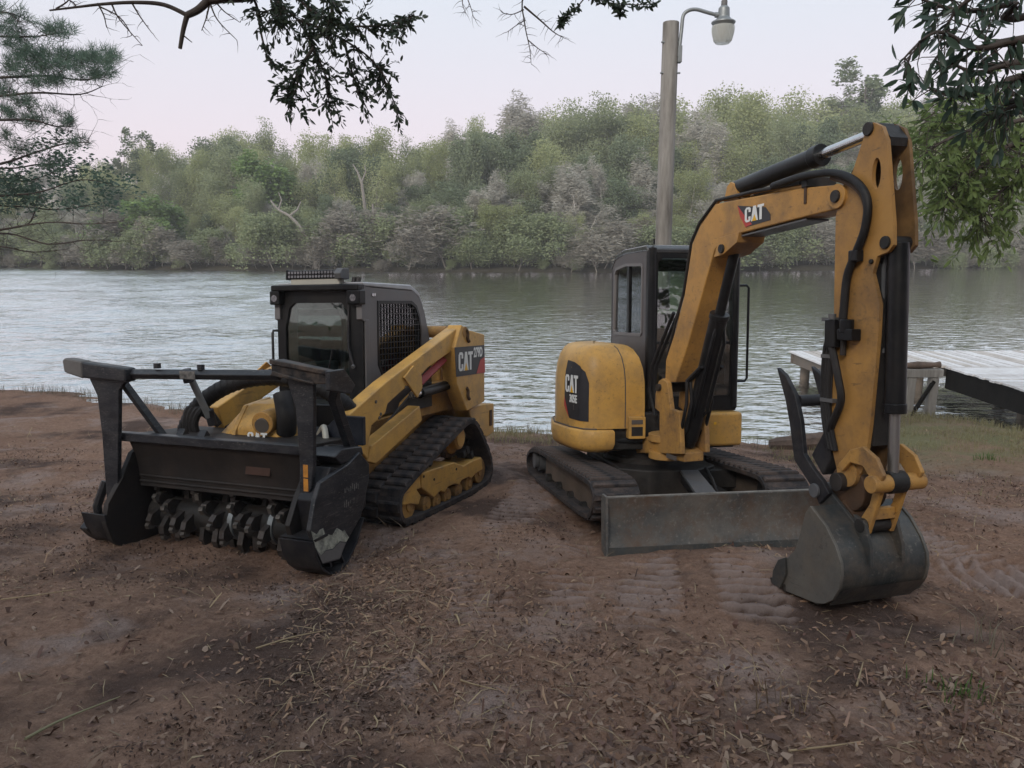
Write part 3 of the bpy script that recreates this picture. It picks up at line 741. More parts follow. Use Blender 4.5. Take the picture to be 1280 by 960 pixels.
    wb.prism([(2.165, .90), (2.182, .90), (2.185, 2.12), (2.165, 2.12)], 1, -.064, .044)
    wb.prism([(2.43, .92), (2.448, .92), (2.468, 1.62), (2.45, 1.62)], 1, -.064, .044)
    wb.prism([(2.468, 1.62), (2.425, 1.80), (2.44, 1.88), (2.42, 1.88), (2.405, 1.80), (2.45, 1.62)], 1, -.064, .044)
    wb.prism([(2.17, 2.12), (2.21, 2.26), (2.36, 2.45), (2.345, 2.47), (2.19, 2.27), (2.152, 2.12)], 1, -.064, .044)
    wb.build('stick_web', DARKM, stp)  # web coloured dark to imitate the shade inside the stick
    B().prism([(2.40, 2.535), (2.44, 2.535), (2.505, 2.46), (2.50, 2.42), (2.47, 2.44)], 1, -.063, .043).build('tip_plate', DARKM, stp)
    for x, z, r in ((2.52, 1.947, .032), (2.384, 2.523, .034), (2.43, 1.86, .012)):
        B().cyl((x, -.10, z), (x, .08, z), r, 16).build('pivot_pin', DARKM, stp, .004)
    bs = B(); bs.cyl((2.30, -.10, .755), (2.30, .10, .755), .075, 18); bs.build('pin_boss', YELD, stp, .004)
    # hoses on the stick's side
    h = [(1.64, 2.36), (1.9, 2.37), (2.161, 2.345), (2.335, 2.27), (2.418, 2.166), (2.408, 2.029), (2.342, 1.90), (2.288, 1.795), (2.27, 1.64), (2.262, 1.56)]
    pts = [(x, -.115, z) for x, z in h]
    B().tube(smooth_path(pts, 4), .021, 10).build('hydraulic_hose', HOSE, stp)
    B().tube(smooth_path([(x - .03, -.10, z - .02) for x, z in h[2:]], 4), .012, 8).build('hydraulic_hose', RUSTM, stp)
    B().span(2.31, 2.375, -.135, -.088, 1.865, 1.925).build('hose_clamp', BLK, stp, .008)
    B().tube([(2.262, -.105, 1.58), (2.258, -.105, 1.38)], .016, 8).build('hose_fitting', DARKM, stp)
    v = B(); v.span(2.15, 2.23, -.14, -.088, 1.42, 1.57); v.span(2.26, 2.37, -.15, -.088, 1.46, 1.52); v.cyl((2.30, -.12, 1.50), (2.30, -.12, 1.57), .036, 12)
    v.build('valve_block', BLK, stp, .006)
    B().cyl((2.2, -.13, 1.57), (2.2, -.13, 1.60), .02, 10).build('valve_handle', GREYP, stp)
    for i, xx in enumerate((2.115, 2.14, 2.165)):
        B().tube(smooth_path([(2.18, -.11, 1.50 - i * .02), (xx, -.10, 1.42), (xx - .015, -.10, 1.2), (xx, -.10, 1.02), (xx + .05, -.10, .86)], 4), .014, 8).build('hydraulic_hose', HOSE, stp)
    B().tube(smooth_path([(2.19, -.12, 1.42), (2.25, -.125, 1.26), (2.27, -.12, 1.14), (2.2, -.11, 1.02), (2.15, -.09, .95)], 4), .020, 8).build('hydraulic_hose', HOSE, stp)
    for z in (1.56, 1.36, 1.12): B().span(2.10, 2.20, -.118, -.087, z, z + .02).build('tube_clamp', GREYP, stp)
    # bucket cylinder on the front of the stick
    a0, a1 = Vector((2.520, -.008, 1.947)), Vector((2.528, -.008, .742))
    dv = (a1 - a0).normalized()
    cy = B(); cy.cyl(a0, a0 + dv * .84, .052, 20); cy.cyl(a0 + dv * .80, a0 + dv * .85, .057, 20)
    bcy = cy.build('bucket_cylinder', BLK, root, .005)
    B().cyl(a0 + dv * .83, a1, .027, 16).build('piston_rod', CHR2, bcy)
    B().tube([a0 + Vector((-.055, -.02, -.05)), a0 + Vector((-.075, -.02, -.12)), a0 + Vector((-.072, -.02, -.5)), a0 + Vector((-.06, -.02, -.55))], .010, 8).build('steel_tube', GREYP, bcy)
    # linkage
    gl = B()
    for s_ in (-1, 1): gl.prism(T['guide'], 1, s_ * .105, s_ * .13)
    g_ = gl.build('guide_link', YELD, root, .006)
    B().cyl((2.54, -.16, .745), (2.54, .16, .745), .045, 16).build('link_crossbar', YELD, g_, .005)
    B().cyl((2.53, -.05, .745), (2.53, .05, .745), .058, 14).build('rod_eye', DARKM, g_, .005)
    hl = B()
    for s_ in (-1, 1): hl.prism([(2.49, .74), (2.55, .75), (2.50, .60), (2.45, .46), (2.39, .47), (2.40, .54), (2.455, .62)], 1, s_ * .06, s_ * .085)
    hl.span(2.44, 2.48, -.06, .06, .54, .60)
    hl.build('bucket_link', YELD, root, .005)
    pn = B(); pn.cyl((2.42, -.115, .50), (2.42, .115, .50), .038, 14); pn.cyl((2.26, -.135, .70), (2.26, .135, .70), .05, 16); pn.build('linkage_pin', DARKM, root, .004)
    B().cyl((2.28, -.075, .67), (2.28, .075, .67), .13, 20).build('stick_end_housing', RUSTM, root, .01)
    # bucket
    bk = T['bucket']
    shell_out = [(2.235, .575), (2.37, .497), (2.455, .41), (2.502, .32), (2.508, .25), (2.495, .18), (2.445, .103), (2.38, .062), (2.31, .04), (2.01, .015), (1.955, .035)]
    shell_in = [(1.96, .05), (2.02, .035), (2.30, .06), (2.37, .082), (2.43, .12), (2.475, .19), (2.488, .25), (2.482, .315), (2.44, .395), (2.36, .478), (2.23, .553)]
    zz = lambda q: [(x - .02 * max(0, min(1, (x - 2.3) / .2)), z + .03 * max(0, min(1, (.45 - z) / .3))) for x, z in q]
    shell_out, shell_in = zz(shell_out), zz(shell_in)
    bks = B().prism(shell_out + shell_in, 1, -.262, .262).build('bucket', BUCK, root, .004, 1)
    sp_ = [(2.245, .580), (2.205, .53), (2.165, .40), (2.12, .28), (2.06, .215), (2.00, .18), (1.955, .10), (1.945, .03), (2.01, .010), (2.31, .034), (2.385, .056), (2.452, .098), (2.502, .176), (2.516, .25), (2.509, .325), (2.46, .415), (2.375, .503)]
    sp_ = zz(sp_)
    for s_ in (-1, 1):
        B().prism(sp_, 1, s_ * .262, s_ * .282).build('bucket_side', BUCKS, bks, .004, 1)
        B().prism(zz([(2.06, .22), (2.00, .185), (1.955, .105), (1.945, .03), (2.02, .02), (2.07, .12)]), 1, s_ * .2825, s_ * .298).build('side_cutter', BUCK, bks, .003)
    B().prism(zz([(2.50, .155), (2.512, .17), (2.40, .06), (2.40, .05)]), 1, -.26, .26).build('wear_strip', BUCK, bks)
    for i in range(4):
        y = -.25 + i * .1665
        B().prism(zz([(1.90, .045), (1.92, .015), (2.06, .008), (2.06, .055), (1.98, .065)]), 1, y - .032, y + .032).build('bucket_tooth', TOOTH, bks, .006)
    for s_ in (-1, 1):
        B().prism(T['ears'], 1, s_ * .088, s_ * .112).build('hinge_plate', BUCK, bks, .004, 1)
        B().prism([(2.37, .55), (2.45, .53), (2.50, .40), (2.505, .30), (2.42, .42)], 1, s_ * .088, s_ * .112).build('hinge_plate', BUCK, bks, .004, 1)
    B().prism([(2.24, .56), (2.36, .49), (2.37, .52), (2.26, .60)], 1, -.087, .087).build('hinge_block', RUSTM, bks, .005)
    # thumb
    th = None
    for s_ in (-1, 1):
        o = B().prism(T['thumb'], 1, s_ * .105, s_ * .135).build('thumb' if th is None else 'thumb_tine', BLKD, th or root, .006)
        th = th or o
    B().cyl((1.90, -.105, 1.10), (1.90, .105, 1.10), .034, 14).build('cross_tube', BLKD, th)
    B().prism([(2.0, .80), (2.12, .98), (2.16, .98), (2.16, .80), (2.10, .70)], 1, -.09, .09).build('thumb_base', BLKD, th, .01)
    MB(BM).cyl((2.10, -.15, .62), (2.10, .15, .62), .04, 14).build('thumb_pin', GREYP, th, .004)
    B().cyl((2.10, 0, 1.35), (2.06, 0, .98), .038, 14).build('thumb_cylinder', BLK, th)

def smooth_path(pts, n=4):
    P = [Vector(p) for p in pts]; out = []
    for i in range(len(P) - 1):
        a, b, c, d = P[max(i - 1, 0)], P[i], P[i + 1], P[min(i + 2, len(P) - 1)]
        for k in range(n):
            t = k / n
            out.append(0.5 * ((2 * b) + (c - a) * t + (2 * a - 5 * b + 4 * c - d) * t * t + (3 * b - a - 3 * c + d) * t ** 3))
    out.append(P[-1])
    return out

STEELD = pm('dusty_track_frame', (0.085, 0.068, 0.055), (0.13, 0.10, 0.08), 4, 0.7, dirt=(0.16, 0.11, 0.085), dirt_amt=0.6, bump=0.15)
DARKM = pm('oily_dark_metal', (0.012, 0.0115, 0.0115), (0.028, 0.025, 0.023), 6, 0.5, 0.65, dirt=(0.08, 0.06, 0.05), dirt_amt=0.4, bump=0.1)
RUSTM = pm('rusty_metal', (0.085, 0.045, 0.025), (0.05, 0.03, 0.02), 9, 0.65, dirt=(0.11, 0.07, 0.04), dirt_amt=0.5, bump=0.15)
CABP = pm('cab_side_sheen', (0.075, 0.066, 0.068), (0.09, 0.08, 0.08), 3, 0.4, 0.5, dirt=(0.12, 0.1, 0.09), dirt_amt=0.4)  # dark cab side painted grey to stand in for reflected sky
BLKS = pm('glossy_black_roof', (0.03, 0.03, 0.033), (0.04, 0.04, 0.043), 3, 0.16, 0.26, spec=.8, dirt=(0.12, 0.11, 0.10), dirt_amt=0.35)
YELB = pm('boom_yellow_paint', (0.42, 0.215, 0.058), (0.49, 0.262, 0.072), 3, 0.40, 0.52, dirt=(0.17, 0.105, 0.055), dirt_amt=0.85, dirt_scale=2.6, wear=(0.10, 0.065, 0.04), wear_amt=.55, bump=0.03)
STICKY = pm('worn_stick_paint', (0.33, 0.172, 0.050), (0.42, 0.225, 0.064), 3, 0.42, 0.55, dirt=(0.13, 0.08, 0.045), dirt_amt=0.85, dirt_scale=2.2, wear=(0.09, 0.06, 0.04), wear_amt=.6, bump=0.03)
TOOTHL = pm('rubbed_bright_steel', (0.32, 0.30, 0.27), (0.16, 0.14, 0.12), 9, 0.35, 0.5, metal=0.6)
YELSH = pm('shaded_yellow_paint', (0.13, 0.075, 0.035), (0.26, 0.15, 0.06), 5, 0.5, 0.65, dirt=(0.05, 0.035, 0.025), dirt_amt=0.8, dirt_scale=4, bump=0.08)  # yellow darkened for the far plate's shade, with grime mottling
CHR2 = pm('dull_rod', (0.34, 0.34, 0.34), (0.28, 0.28, 0.28), 10, 0.3, 0.4, metal=0.9)
build_excavator()
# ================================================================ tracked loader with mulching head
LD = empty('track_loader', frame((-1.364, 6.575, 1.1 - .097 * 6.575), R(-112), R(-5.15), R(2.1)),
           'yellow compact track loader carrying a black forestry mulching head, parked left of the excavator', 'track loader')

def build_loader():
    root = LD
    # --- tracks
    for sy in (-1, 1):
        yc = sy * 0.645
        belt, outer, inner = track_assembly(root, T['c_track'], yc, 0.39, 0.115, 0.026, 0.034, 0.088, 2)
        o = sy * 0.02
        a, b = sorted((yc - .13 + o, yc + .155 * 1 + o)) if sy > 0 else sorted((yc - .155 + o, yc + .13 + o))
        fr = MB().prism([(0.324, 0.335), (0.082, 0.328), (-0.272, 0.317), (-0.45, 0.252), (-0.655, 0.268), (-0.853, 0.264), (-0.88, 0.138), (-0.70, 0.125), (-0.62, .098), (-0.56, .125), (-.42, .125), (-0.365, 0.090), (-.28, .12), (-.14, .12), (-.07, .085), (0.0, 0.115), (0.123, 0.085), (0.327, 0.209)], 1, a, b).build('track_frame', YEL, root, .012)
        MB().prism(T['c_fork'], 1, a, b).build('idler_fork', YEL, root, .012)
        m = MB()
        for x, z in ((0.30, .30), (.12, .24), (-.3, .25)): m.cyl((x, a - .004, z), (x, b + .004, z), .012, 8)
        m.build('bolt_heads', DARKM, fr)
        for x, z, r in ((0.50, .10, .105), (.20, .045, .07), (.02, .03, .07), (-.18, .03, .07), (-.40, .035, .07), (-.62, .05, .075), (-0.86, .13, .12)):
            w = MB(); w.cyl((x, yc - .15, z), (x, yc - .04, z), r, 18); w.cyl((x, yc + .04, z), (x, yc + .15, z), r, 18); w.cyl((x, yc - .16, z), (x, yc + .16, z), r * .45, 12)
            w.build('idler_wheel' if r > .1 else 'track_roller', YELD, root, .006)
        # sprocket and final drive
        sp = []
        for k in range(26):
            t0 = 2 * math.pi * k / 26
            sp.append((-.50 + (.155 if k % 2 else .185) * math.cos(t0), .475 + (.155 if k % 2 else .185) * math.sin(t0)))
        MB().prism(sp, 1, yc - .03, yc + .03).build('drive_sprocket', RUSTM, root, .004)
        hb = MB()
        hb.cyl((-.50, yc - .16, .475), (-.50, yc + sy * .05, .475), .13, 22); hb.cyl((-.47, yc + sy * .05, .50), (-.47, yc + sy * .135, .50), .105, 22)
        hb.build('final_drive', YELD, root, .012)
        MB().cyl((-.47, yc + sy * .135, .50), (-.47, yc + sy * .142, .50), .08, 20).build('drive_cap', YEL, root)
        for x, z in ((-.63, .33), (-.56, .31), (-.72, .27), (0.18, .34), (.10, .35)):
            MB().box((x, yc + sy * .10, z + .03), (.055, .08, .07), (0, .4, 0)).build('track_bracket', DARKM, root, .008)
    # --- chassis
    c = MB(); c.prism([(.80, .22), (.90, .45), (.80, .74), (-1.0, .80), (-1.15, .55), (-1.0, .26)], 1, -.44, .44); c.build('chassis', YELD, root, .015)
    c = MB(); c.prism([(-.62, .78), (-.60, 1.36), (-1.05, 1.34), (-1.32, 1.15), (-1.36, .55), (-1.1, .5)], 1, -.50, .50); c.build('engine_hood', YEL, root, .03, 3)
    c = MB(); c.span(.52, .80, -.42, .42, .70, .92); c.build('front_shield', BLK, root, .02)
    for s_ in (-1, 1):
        MB().prism([(.10, .72), (.05, .86), (-.30, 1.0), (-.9, 1.0), (-.95, .72)], 1, *sorted((s_ * .45, s_ * .56))).build('side_skirt', YELD, root, .01)
    # --- cab
    y0, y1 = -.42, .42
    side_p = [(.50, .78), (.50, 1.55), (.545, 1.57), (.545, 1.80), (.53, 1.832), (.44, 1.822), (-.26, 1.815), (-.385, 1.765), (-.48, 1.64), (-.55, 1.46), (-.60, 1.30), (-.60, .78)]
    win_p = [(.315, 1.20), (.312, 1.711), (-.241, 1.721), (-.33, 1.68), (-.385, 1.59), (-.405, 1.5), (-.40, 1.30), (-.36, 1.02), (.20, 1.02)]
    cab = MB().prism(side_p, 1, y1 - .05, y1, win_p).build('cab', CABG, root)
    MB().prism(side_p, 1, y0, y0 + .05, win_p).build('cab_side', CABG, root)
    for y in (y1 - .028, y0 + .022):
        MB().prism(win_p, 1, y, y + .006).build('side_window', GLASS, cab)
    MB().band(inset(win_p, -.008), inset(win_p, .018), 1, y1 - .004, y1 + .006).build('window_seal', BLK, cab)
    # steel mesh guard: upright and slanting bars
    g = MB()
    for i in range(15):
        x = .30 - i * .0475
        top = np.interp(-x, [-.31, .24, .33, .385, .405], [1.71, 1.72, 1.67, 1.58, 1.45]); bot = np.interp(x, [-.4, -.36, .2, .31], [1.28, 1.04, 1.04, 1.19])
        g.box((x, y1 - .004, (top + bot) / 2), (.007, .006, top - bot))
    for i in range(15):
        z = 1.02 + i * .048 + .02
        xa = np.interp(z, [1.02, 1.2, 1.71], [.2, .31, .31]); xb = -np.interp(z, [1.02, 1.3, 1.5, 1.6, 1.70], [.36, .40, .405, .38, .29])
        g.box(((xa + xb) / 2, y1 - .001, z), (xa - xb, .006, .007))
    g.build('window_guard', BLKD, cab)
    for x in (.36, .39): MB().cyl((x, y1 - .004, 1.765), (x, y1 + .008, 1.765), .014, 10).build('guard_bolt', CHR, cab)
    roof = [(.50, 1.83), (.52, 1.862), (-.24, 1.868), (-.385, 1.815), (-.46, 1.72), (-.48, 1.66), (-.385, 1.768), (-.26, 1.818)]
    MB().prism(roof, 1, y0 + .012, y1 - .004).build('cab_roof', CABL, root, .014, 2)
    # back of the cab: frame round a sloping rear window
    u0, u1 = Vector((-.49, 0, 1.66)), Vector((-.60, 0, 1.06))
    def rq(z, t=0): return -.49 + (-.11) * (1.66 - z) / .6 + t
    rw = MB()
    for (ya, yb, za, zb) in ((y0 + .05, y0 + .12, .8, 1.66), (y1 - .12, y1 - .05, .8, 1.66), (y0 + .12, y1 - .12, .8, 1.08), (y0 + .12, y1 - .12, 1.60, 1.66)):
        vs = [(rq(z, t), y, z) for t in (-.02, .02) for y in (ya, yb) for z in (za, zb)]
        rw.add(vs, [(0, 1, 3, 2), (4, 6, 7, 5), (0, 4, 5, 1), (2, 3, 7, 6), (0, 2, 6, 4), (1, 5, 7, 3)])
    rwo = rw.build('rear_wall', BLK, root)
    vs = [(rq(z, t), y, z) for t in (-.003, .003) for y in (y0 + .11, y1 - .11) for z in (1.07, 1.61)]
    MB().add(vs, [(0, 1, 3, 2), (4, 6, 7, 5), (0, 4, 5, 1), (2, 3, 7, 6), (0, 2, 6, 4), (1, 5, 7, 3)]).build('rear_window', GLASS, rwo)
    # front
    f = MB()
    f.span(.50, .60, y0 + .005, y1 + .0, 1.795, 1.845)
    vis = f.build('cab_visor', BLK, root, .012)
    for (ya, yb) in ((y0 - .012, y0 + .085), (y1 - .11, y1 + .012)):
        MB().span(.50, .595, ya, yb, 1.685, 1.80).build('lamp_housing', BLK, vis, .012)
        MB().cyl((.59, (ya + yb) / 2, 1.737), (.598, (ya + yb) / 2, 1.737), .028, 16).build('headlight', LENS, vis)
    fo = [(y0 + .01, .80), (y1 - .01, .80), (y1 - .01, 1.80), (y0 + .01, 1.80)]
    fi = [(y0 + .09, 1.0), (y1 - .14, .92), (y1 - .14, 1.62), (y1 - .20, 1.70), (y0 + .18, 1.70), (y0 + .13, 1.66), (y0 + .09, 1.50)]
    d = MB().prism(fo, 0, .49, .525, fi).build('cab_door', BLK, root)
    MB().span(.505, .51, y0 + .06, y1 - .12, .90, 1.71).build('door_glass', GLASSD, d)
    MB().tube([(.53, y1 - .13, 1.68), (.545, y1 - .13, 1.36), (.545, y1 - .10, 1.24), (.545, y1 - .085, 1.20)], .010, 8).build('door_handle', BLKD, d)
    MB().cyl((.545, y1 - .085, 1.20), (.56, y1 - .085, 1.19), .016, 8).build('handle_knob', GREYP, d)
    MB().tube([(.53, -.05, .99), (.55, .1, 1.15), (.545, .14, 1.33)], .008, 6).build('wiper', BLK, d)
    MB().box((.527, .26, 1.10), (.004, .035, .05), (0.5, 0, 0)).build('door_sticker', CREAM, d)
    MB().tube([(.52, y0 + .01, 1.475), (.55, y0 - .015, 1.475), (.555, y0 - .02, 1.45), (.555, y0 - .02, 1.14), (.53, y0 + .01, 1.12)], .011, 8).build('grab_rail', BLKD, root)
    MB().span(.44, .50, y1 - .06, y1 + .004, .80, 1.57).build('door_post', CABG, root, .01)
    # roof light bar
    lb = MB(); lb.span(.47, .56, -.28, .26, 1.892, 1.962); bar = lb.build('light_bar', BLK, root, .010)
    MB().prism([(.47, 1.885), (.585, 1.888), (.60, 1.93), (.56, 1.972), (.47, 1.972)], 1, .20, .262).build('light_bar_end', GREYP, bar, .006)
    MB().prism([(.47, 1.885), (.57, 1.888), (.565, 1.968), (.47, 1.972)], 1, -.285, -.265).build('light_bar_end', BLK, bar, .006)
    ln = MB()
    for i in range(16):
        for j in range(2): ln.cyl((.559, -.252 + i * .029, 1.911 + j * .032), (.5635, -.252 + i * .029, 1.911 + j * .032), .0115, 10)
    ln.build('led_lens', LENS, bar)
    MB().span(.48, .55, -.25, .22, 1.845, 1.89).build('bar_bracket', CREAM, bar, .006)
    for y in (.29, .33): MB().cyl((.46, y, 1.85), (.44, y, 1.90), .02, 10).build('roof_connector', DARKM, root)
    # interior
    s = MB(); s.span(-.3, .15, -.25, .2, .95, 1.10); st = s.build('seat', SEAT, root, .04, 3)
    MB().prism([(-.28, 1.08), (-.15, 1.08), (-.22, 1.38), (-.34, 1.38)], 1, -.21, .16).build('seat_back', SEAT, st, .04, 3)
    MB().tube([(.30, .16, 1.0), (.25, .14, 1.35), (.0, .12, 1.5)], .022, 8).build('lap_bar', SEAT, root)
    for y in (-.30, .26): MB().span(-.1, .3, y - .06, y + .06, .95, 1.2).build('control_console', SEAT, root, .02)
    # --- lift arms and towers
    for s_ in (1, -1):
        ya, yb = sorted((s_ * .60, s_ * .72)) if s_ > 0 else (-.56, -.46)
        arm = MB().prism(T['c_arm'], 1, ya, yb).build('lift_arm', YEL, root, .012, 2)
        yo = sorted((s_ * .7205, s_ * .738))
        MB().prism(T['c_brk'], 1, *yo).build('arm_gusset', YEL, arm, .004)
        bl = MB()
        for x, z in ((.78, .86), (.80, .835), (.845, .96), (.40, 1.03), (.25, 1.15)): bl.cyl((x, s_ * .715, z), (x, s_ * .726, z), .013, 8)
        bl.build('bolt_heads', INK, arm)
        MB().prism(T['c_low'], 1, *sorted((s_ * .58, s_ * .70))).build('lower_link', YEL, root, .01, 2)
        MB().prism([(.95, .55), (.45, .75), (-.1, 1.02), (-.30, 1.02), (-.30, .80), (.13, .80), (.85, .50)], 1, *sorted((s_ * .565, s_ * .585))).build('link_guard', GREYD, root)
        tw = MB()
        tw.prism(T['c_tower'], 1, *sorted((s_ * .62, s_ * .76)))
        to = tw.build('arm_tower', YEL, root, .012, 2)
        MB().prism(T['c_tail'], 1, *sorted((s_ * .55, s_ * .715))).build('rear_bumper', YEL, root, .012)
        MB().span(-1.33, -1.27, *sorted((s_ * .7155, s_ * .725)), .50, .66).build('bumper_slot', RUSTM, root, .01)
        for (x, z) in ((-.66, 1.41), (-.66, .88)):
            MB().tube(smooth_path([(x + .02, s_ * .762, z + .06), (x, s_ * .768, z + .03), (x, s_ * .768, z - .02), (x - .03, s_ * .768, z - .05)], 4), .016, 8).build('hose_loop', RUSTM, to)
        rd = MB(); rd.cyl((.06, s_ * .65, 1.025), (-.40, s_ * .65, 1.205), .042, 4); rd.build('arm_brace', REDP, root, .006)
        cy = MB(); cy.cyl((.02, s_ * .64, .945), (-.72, s_ * .64, .985), .045, 16); cy.build('lift_cylinder', BLK, root, .004)
        MB().cyl((.16, s_ * .64, .94), (.0, s_ * .64, .946), .03, 12).build('piston_rod', CHR, root)
        MB().cyl((-.62, s_ * .585, 1.45), (-.62, s_ * .765, 1.45), .05, 16).build('tower_pin', YELD, to)
    # tower decal with lettering (machine's left side)
    to = [o for o in root.children if o.name.startswith('arm_tower')][0]
    MB().prism([(-.40, 1.318), (-1.045, 1.318), (-1.06, 1.05), (-.43, 1.055)], 1, .7605, .764).build('tower_decal', DECAL, to)
    MB().prism([(-.86, 1.056), (-1.058, 1.052), (-1.05, 1.205), (-.95, 1.18)], 1, .764, .765).build('red_stripe', DRED, to)
    lettering(to, (-.475, .7645, 1.10), (-1, 0, 0), (0, 0, 1), (0, 1, 0), .30, .17)
    text_mesh('279D', to, (-.80, .7645, 1.215), Vector((-1, 0, 0)), Vector((0, 0, 1)), Vector((0, 1, 0)), .085, WHITE, squeeze=.72, bold=.04)
    MB().cyl((-.62, -.58, 1.45), (-.62, .58, 1.45), .055, 16).build('tower_crosstube', YELD, root)
    MB().cyl((1.02, -.58, .66), (1.02, .58, .66), .05, 14).build('arm_crosstube', YELD, root)
    MB().prism([(.98, .30), (1.08, .28), (1.12, .75), (1.02, .78)], 1, -.55, .55).build('quick_coupler', BLKD, root, .01)

    # --- mulching head
    hs = MB()
    hs.prism([(1.76, .765), (1.74, .715), (1.69, .60), (1.655, .42), (1.66, .375), (1.62, .375), (1.45, .40), (1.30, .33), (1.22, .18), (1.20, .0), (1.13, .0), (1.10, .35), (1.12, .74)], 1, -.76, .72)
    hd = hs.build('mulching_head', DEFL, root, .006, 1)
    MB().prism([(1.775, .775), (1.775, .715), (1.70, .71), (1.70, .775)], 1, -.93, .80).build('deflector_rail', MULCH, hd, .006)
    rr = MB()
    for z in (.455, .415): rr.cyl((1.662, -.75, z), (1.662, .71, z), .010, 8)
    rr.build('deflector_rib', DEFL, hd)
    MB().box((1.684, .33, .59), (.010, .20, .10), (0, -.16, 0)).build('deflector_patch', RUSTB, hd)
    # rotor with teeth
    ro = MB().cyl((1.50, -.74, .155), (1.50, .71, .155), .12, 24).build('rotor_drum', DARKM, hd)
    tm = MB(); tm.prism([(-.06, 0), (.05, 0), (.064, .05), (.056, .095), (.02, .11), (-.025, .085)], 1, -.026, .026); tme = tm.mesh('tooth'); tme.materials.append(TOOTH)
    tp = MB(); tp.prism([(.062, .062), (.082, .07), (.078, .115), (.055, .124), (.036, .114)], 1, -.02, .02); tpe = tp.mesh('tip'); tpe.materials.append(TUNG)
    rt = random.Random(9)
    for k in range(60):
        y = -.70 + 1.375 * (k % 30) / 29.0 + rt.uniform(-.012, .012)
        a = (k % 30) * R(103) + (R(180) if k >= 30 else 0) + rt.uniform(-.25, .25)
        M = Matrix.Translation((1.50, y, .155)) @ Matrix.Rotation(a, 4, 'Y') @ Matrix.Translation((0, 0, .10)) @ Matrix.Rotation(rt.uniform(-.12, .12), 4, 'Z') @ Matrix.Diagonal((1, .85, 1, 1))
        link_copy(tme, 'tooth_holder', hd, M)
        link_copy(tpe, 'cutting_tooth', hd, M)
    for y in (.36, .02): MB().cyl((1.50, y - .02, .155), (1.50, y + .02, .155), .135, 20).build('rotor_collar', GALV, hd)
    # end plates
    MB().prism([(1.802, .444), (1.916, .298), (1.945, .165), (1.891, .02), (1.775, -.075), (1.656, -.087), (1.3, -.07), (1.15, .1), (1.12, .7), (1.45, .75), (1.698, .62)], 1, -.82, -.775).build('end_plate', DEFL, hd, .006)
    pl = T['m_rplate']
    MB().prism(pl, 1, .915, .95).build('side_panel', MULCH, hd, .008)
    # scraped lower corner of the panel
    scr = [(1.965,.30),(1.91,.262),(1.88,.283),(1.842,.285),(1.825,.235),(1.793,.232),(1.75,.215),(1.70,.25),(1.638,.211),(1.615,.215),(1.567,.15),(1.60,.13),(1.67,.155),(1.75,.128),(1.82,.14),(1.87,.12),(1.93,.19)]
    sp = MB().prism(scr, 1, .9505, .9512).build('scrape_patch', WORN, hd)
    MB().prism([(1.925,.185),(1.868,.117),(1.82,.135),(1.75,.122),(1.67,.148),(1.605,.125),(1.64,.085),(1.672,.042),(1.856,.066)], 1, .9505, .9509).build('bare_patch', CAPG, hd)
    lm = MB()
    rnd = random.Random(3)
    for i in range(15):
        x = 1.60 - (i % 8) * .022 + (0.0 if i < 8 else .03); z = (.475 if i < 8 else .375) + rnd.uniform(-.01, .01)
        if rnd.random() < .25: continue
        lm.box((x, .9508, z), (.008, .0012, .05 * rnd.uniform(.3, 1)))
    lm.build('worn_marks', INKL, hd)
    inner = [(1.84, .46), (1.93, .30), (1.86, .07), (1.66, .02), (1.40, .03), (1.2, .2), (1.15, .7), (1.5, .74), (1.73, .60)]
    MB().prism(inner, 1, .725, .765).build('end_plate', DEFL, hd, .006)
    MB().prism([(1.70, .64), (1.62, .62), (1.45, .67), (1.30, .58), (1.30, .3), (1.45, .2), (1.80, .2), (1.85, .45)], 1, .76, .916).build('end_housing', BLKD, hd, .01)
    MB().prism([(1.68, .70), (1.60, .74), (1.36, .72), (1.34, .66), (1.60, .64)], 1, .72, .93).build('belt_cover', MULCH, hd, .01)
    # skids
    sk = [(1.955, .225), (1.925, .12), (1.875, .035), (1.79, -.03), (1.69, -.05), (1.58, -.01), (1.47, .09), (1.38, .24)]
    ski = inset_open(sk, .016)
    for (ya, yb) in ((.70, .955), (-1.0, -.775)):
        MB().prism(sk + ski[::-1], 1, ya, yb).build('skid_shoe', BLKD, hd, .003, 1)
    for x, z0, z1 in ((1.80, 0.0, .2), (1.66, -.03, .2)):
        MB().box((x, .83, (z0 + z1) / 2), (.014, .23, z1 - z0), (0, .5, 0)).build('skid_rib', BLKD, hd)
    MB().prism([(1.93, .22), (1.945, .235), (1.80, .245), (1.80, .225)], 1, .70, .955).build('skid_top', BLKD, hd)
    MB().prism([(1.93, .10), (1.86, .16), (1.62, .16), (1.62, -.09), (1.76, -.05), (1.87, .03)], 1, -1.06, -.985).build('skid_box', BLKD, hd, .012)
    MB().tube([(1.80, -.93, .42), (1.85, -.965, .25), (1.82, -.99, .14)], .03, 8).build('skid_strut', BLKD, hd)
    # guard frame: posts, push bar and braces
    MB().prism([(-1.02, 1.165), (-1.035, 1.25), (-.63, 1.24), (-.63, 1.15), (-.70, 1.125), (-.737, 1.08), (-.785, .453), (-.80, .30), (-.90, .30), (-.905, .40), (-.917, .76), (-.946, 1.037)], 0, 1.79, 1.825).build('guard_post', MULCH, hd, .006)
    MB().prism([(.67, 1.23), (.885, 1.20), (.872, .67), (.85, .514), (.79, .40), (.755, .43), (.768, .666), (.745, 1.03)], 0, 1.785, 1.82).build('guard_post', MULCH, hd, .006)
    MB().tube([(1.80, -.66, 1.195), (1.80, .62, 1.222)], .037, 4).build('push_bar', MULCH, hd, .008)
    MB().prism([(-1.03, 1.16), (-.62, 1.145), (-.62, 1.24), (-.72, 1.25), (-1.03, 1.275)], 0, 1.77, 1.87).build('push_bar_end', MULCH, hd, .016)
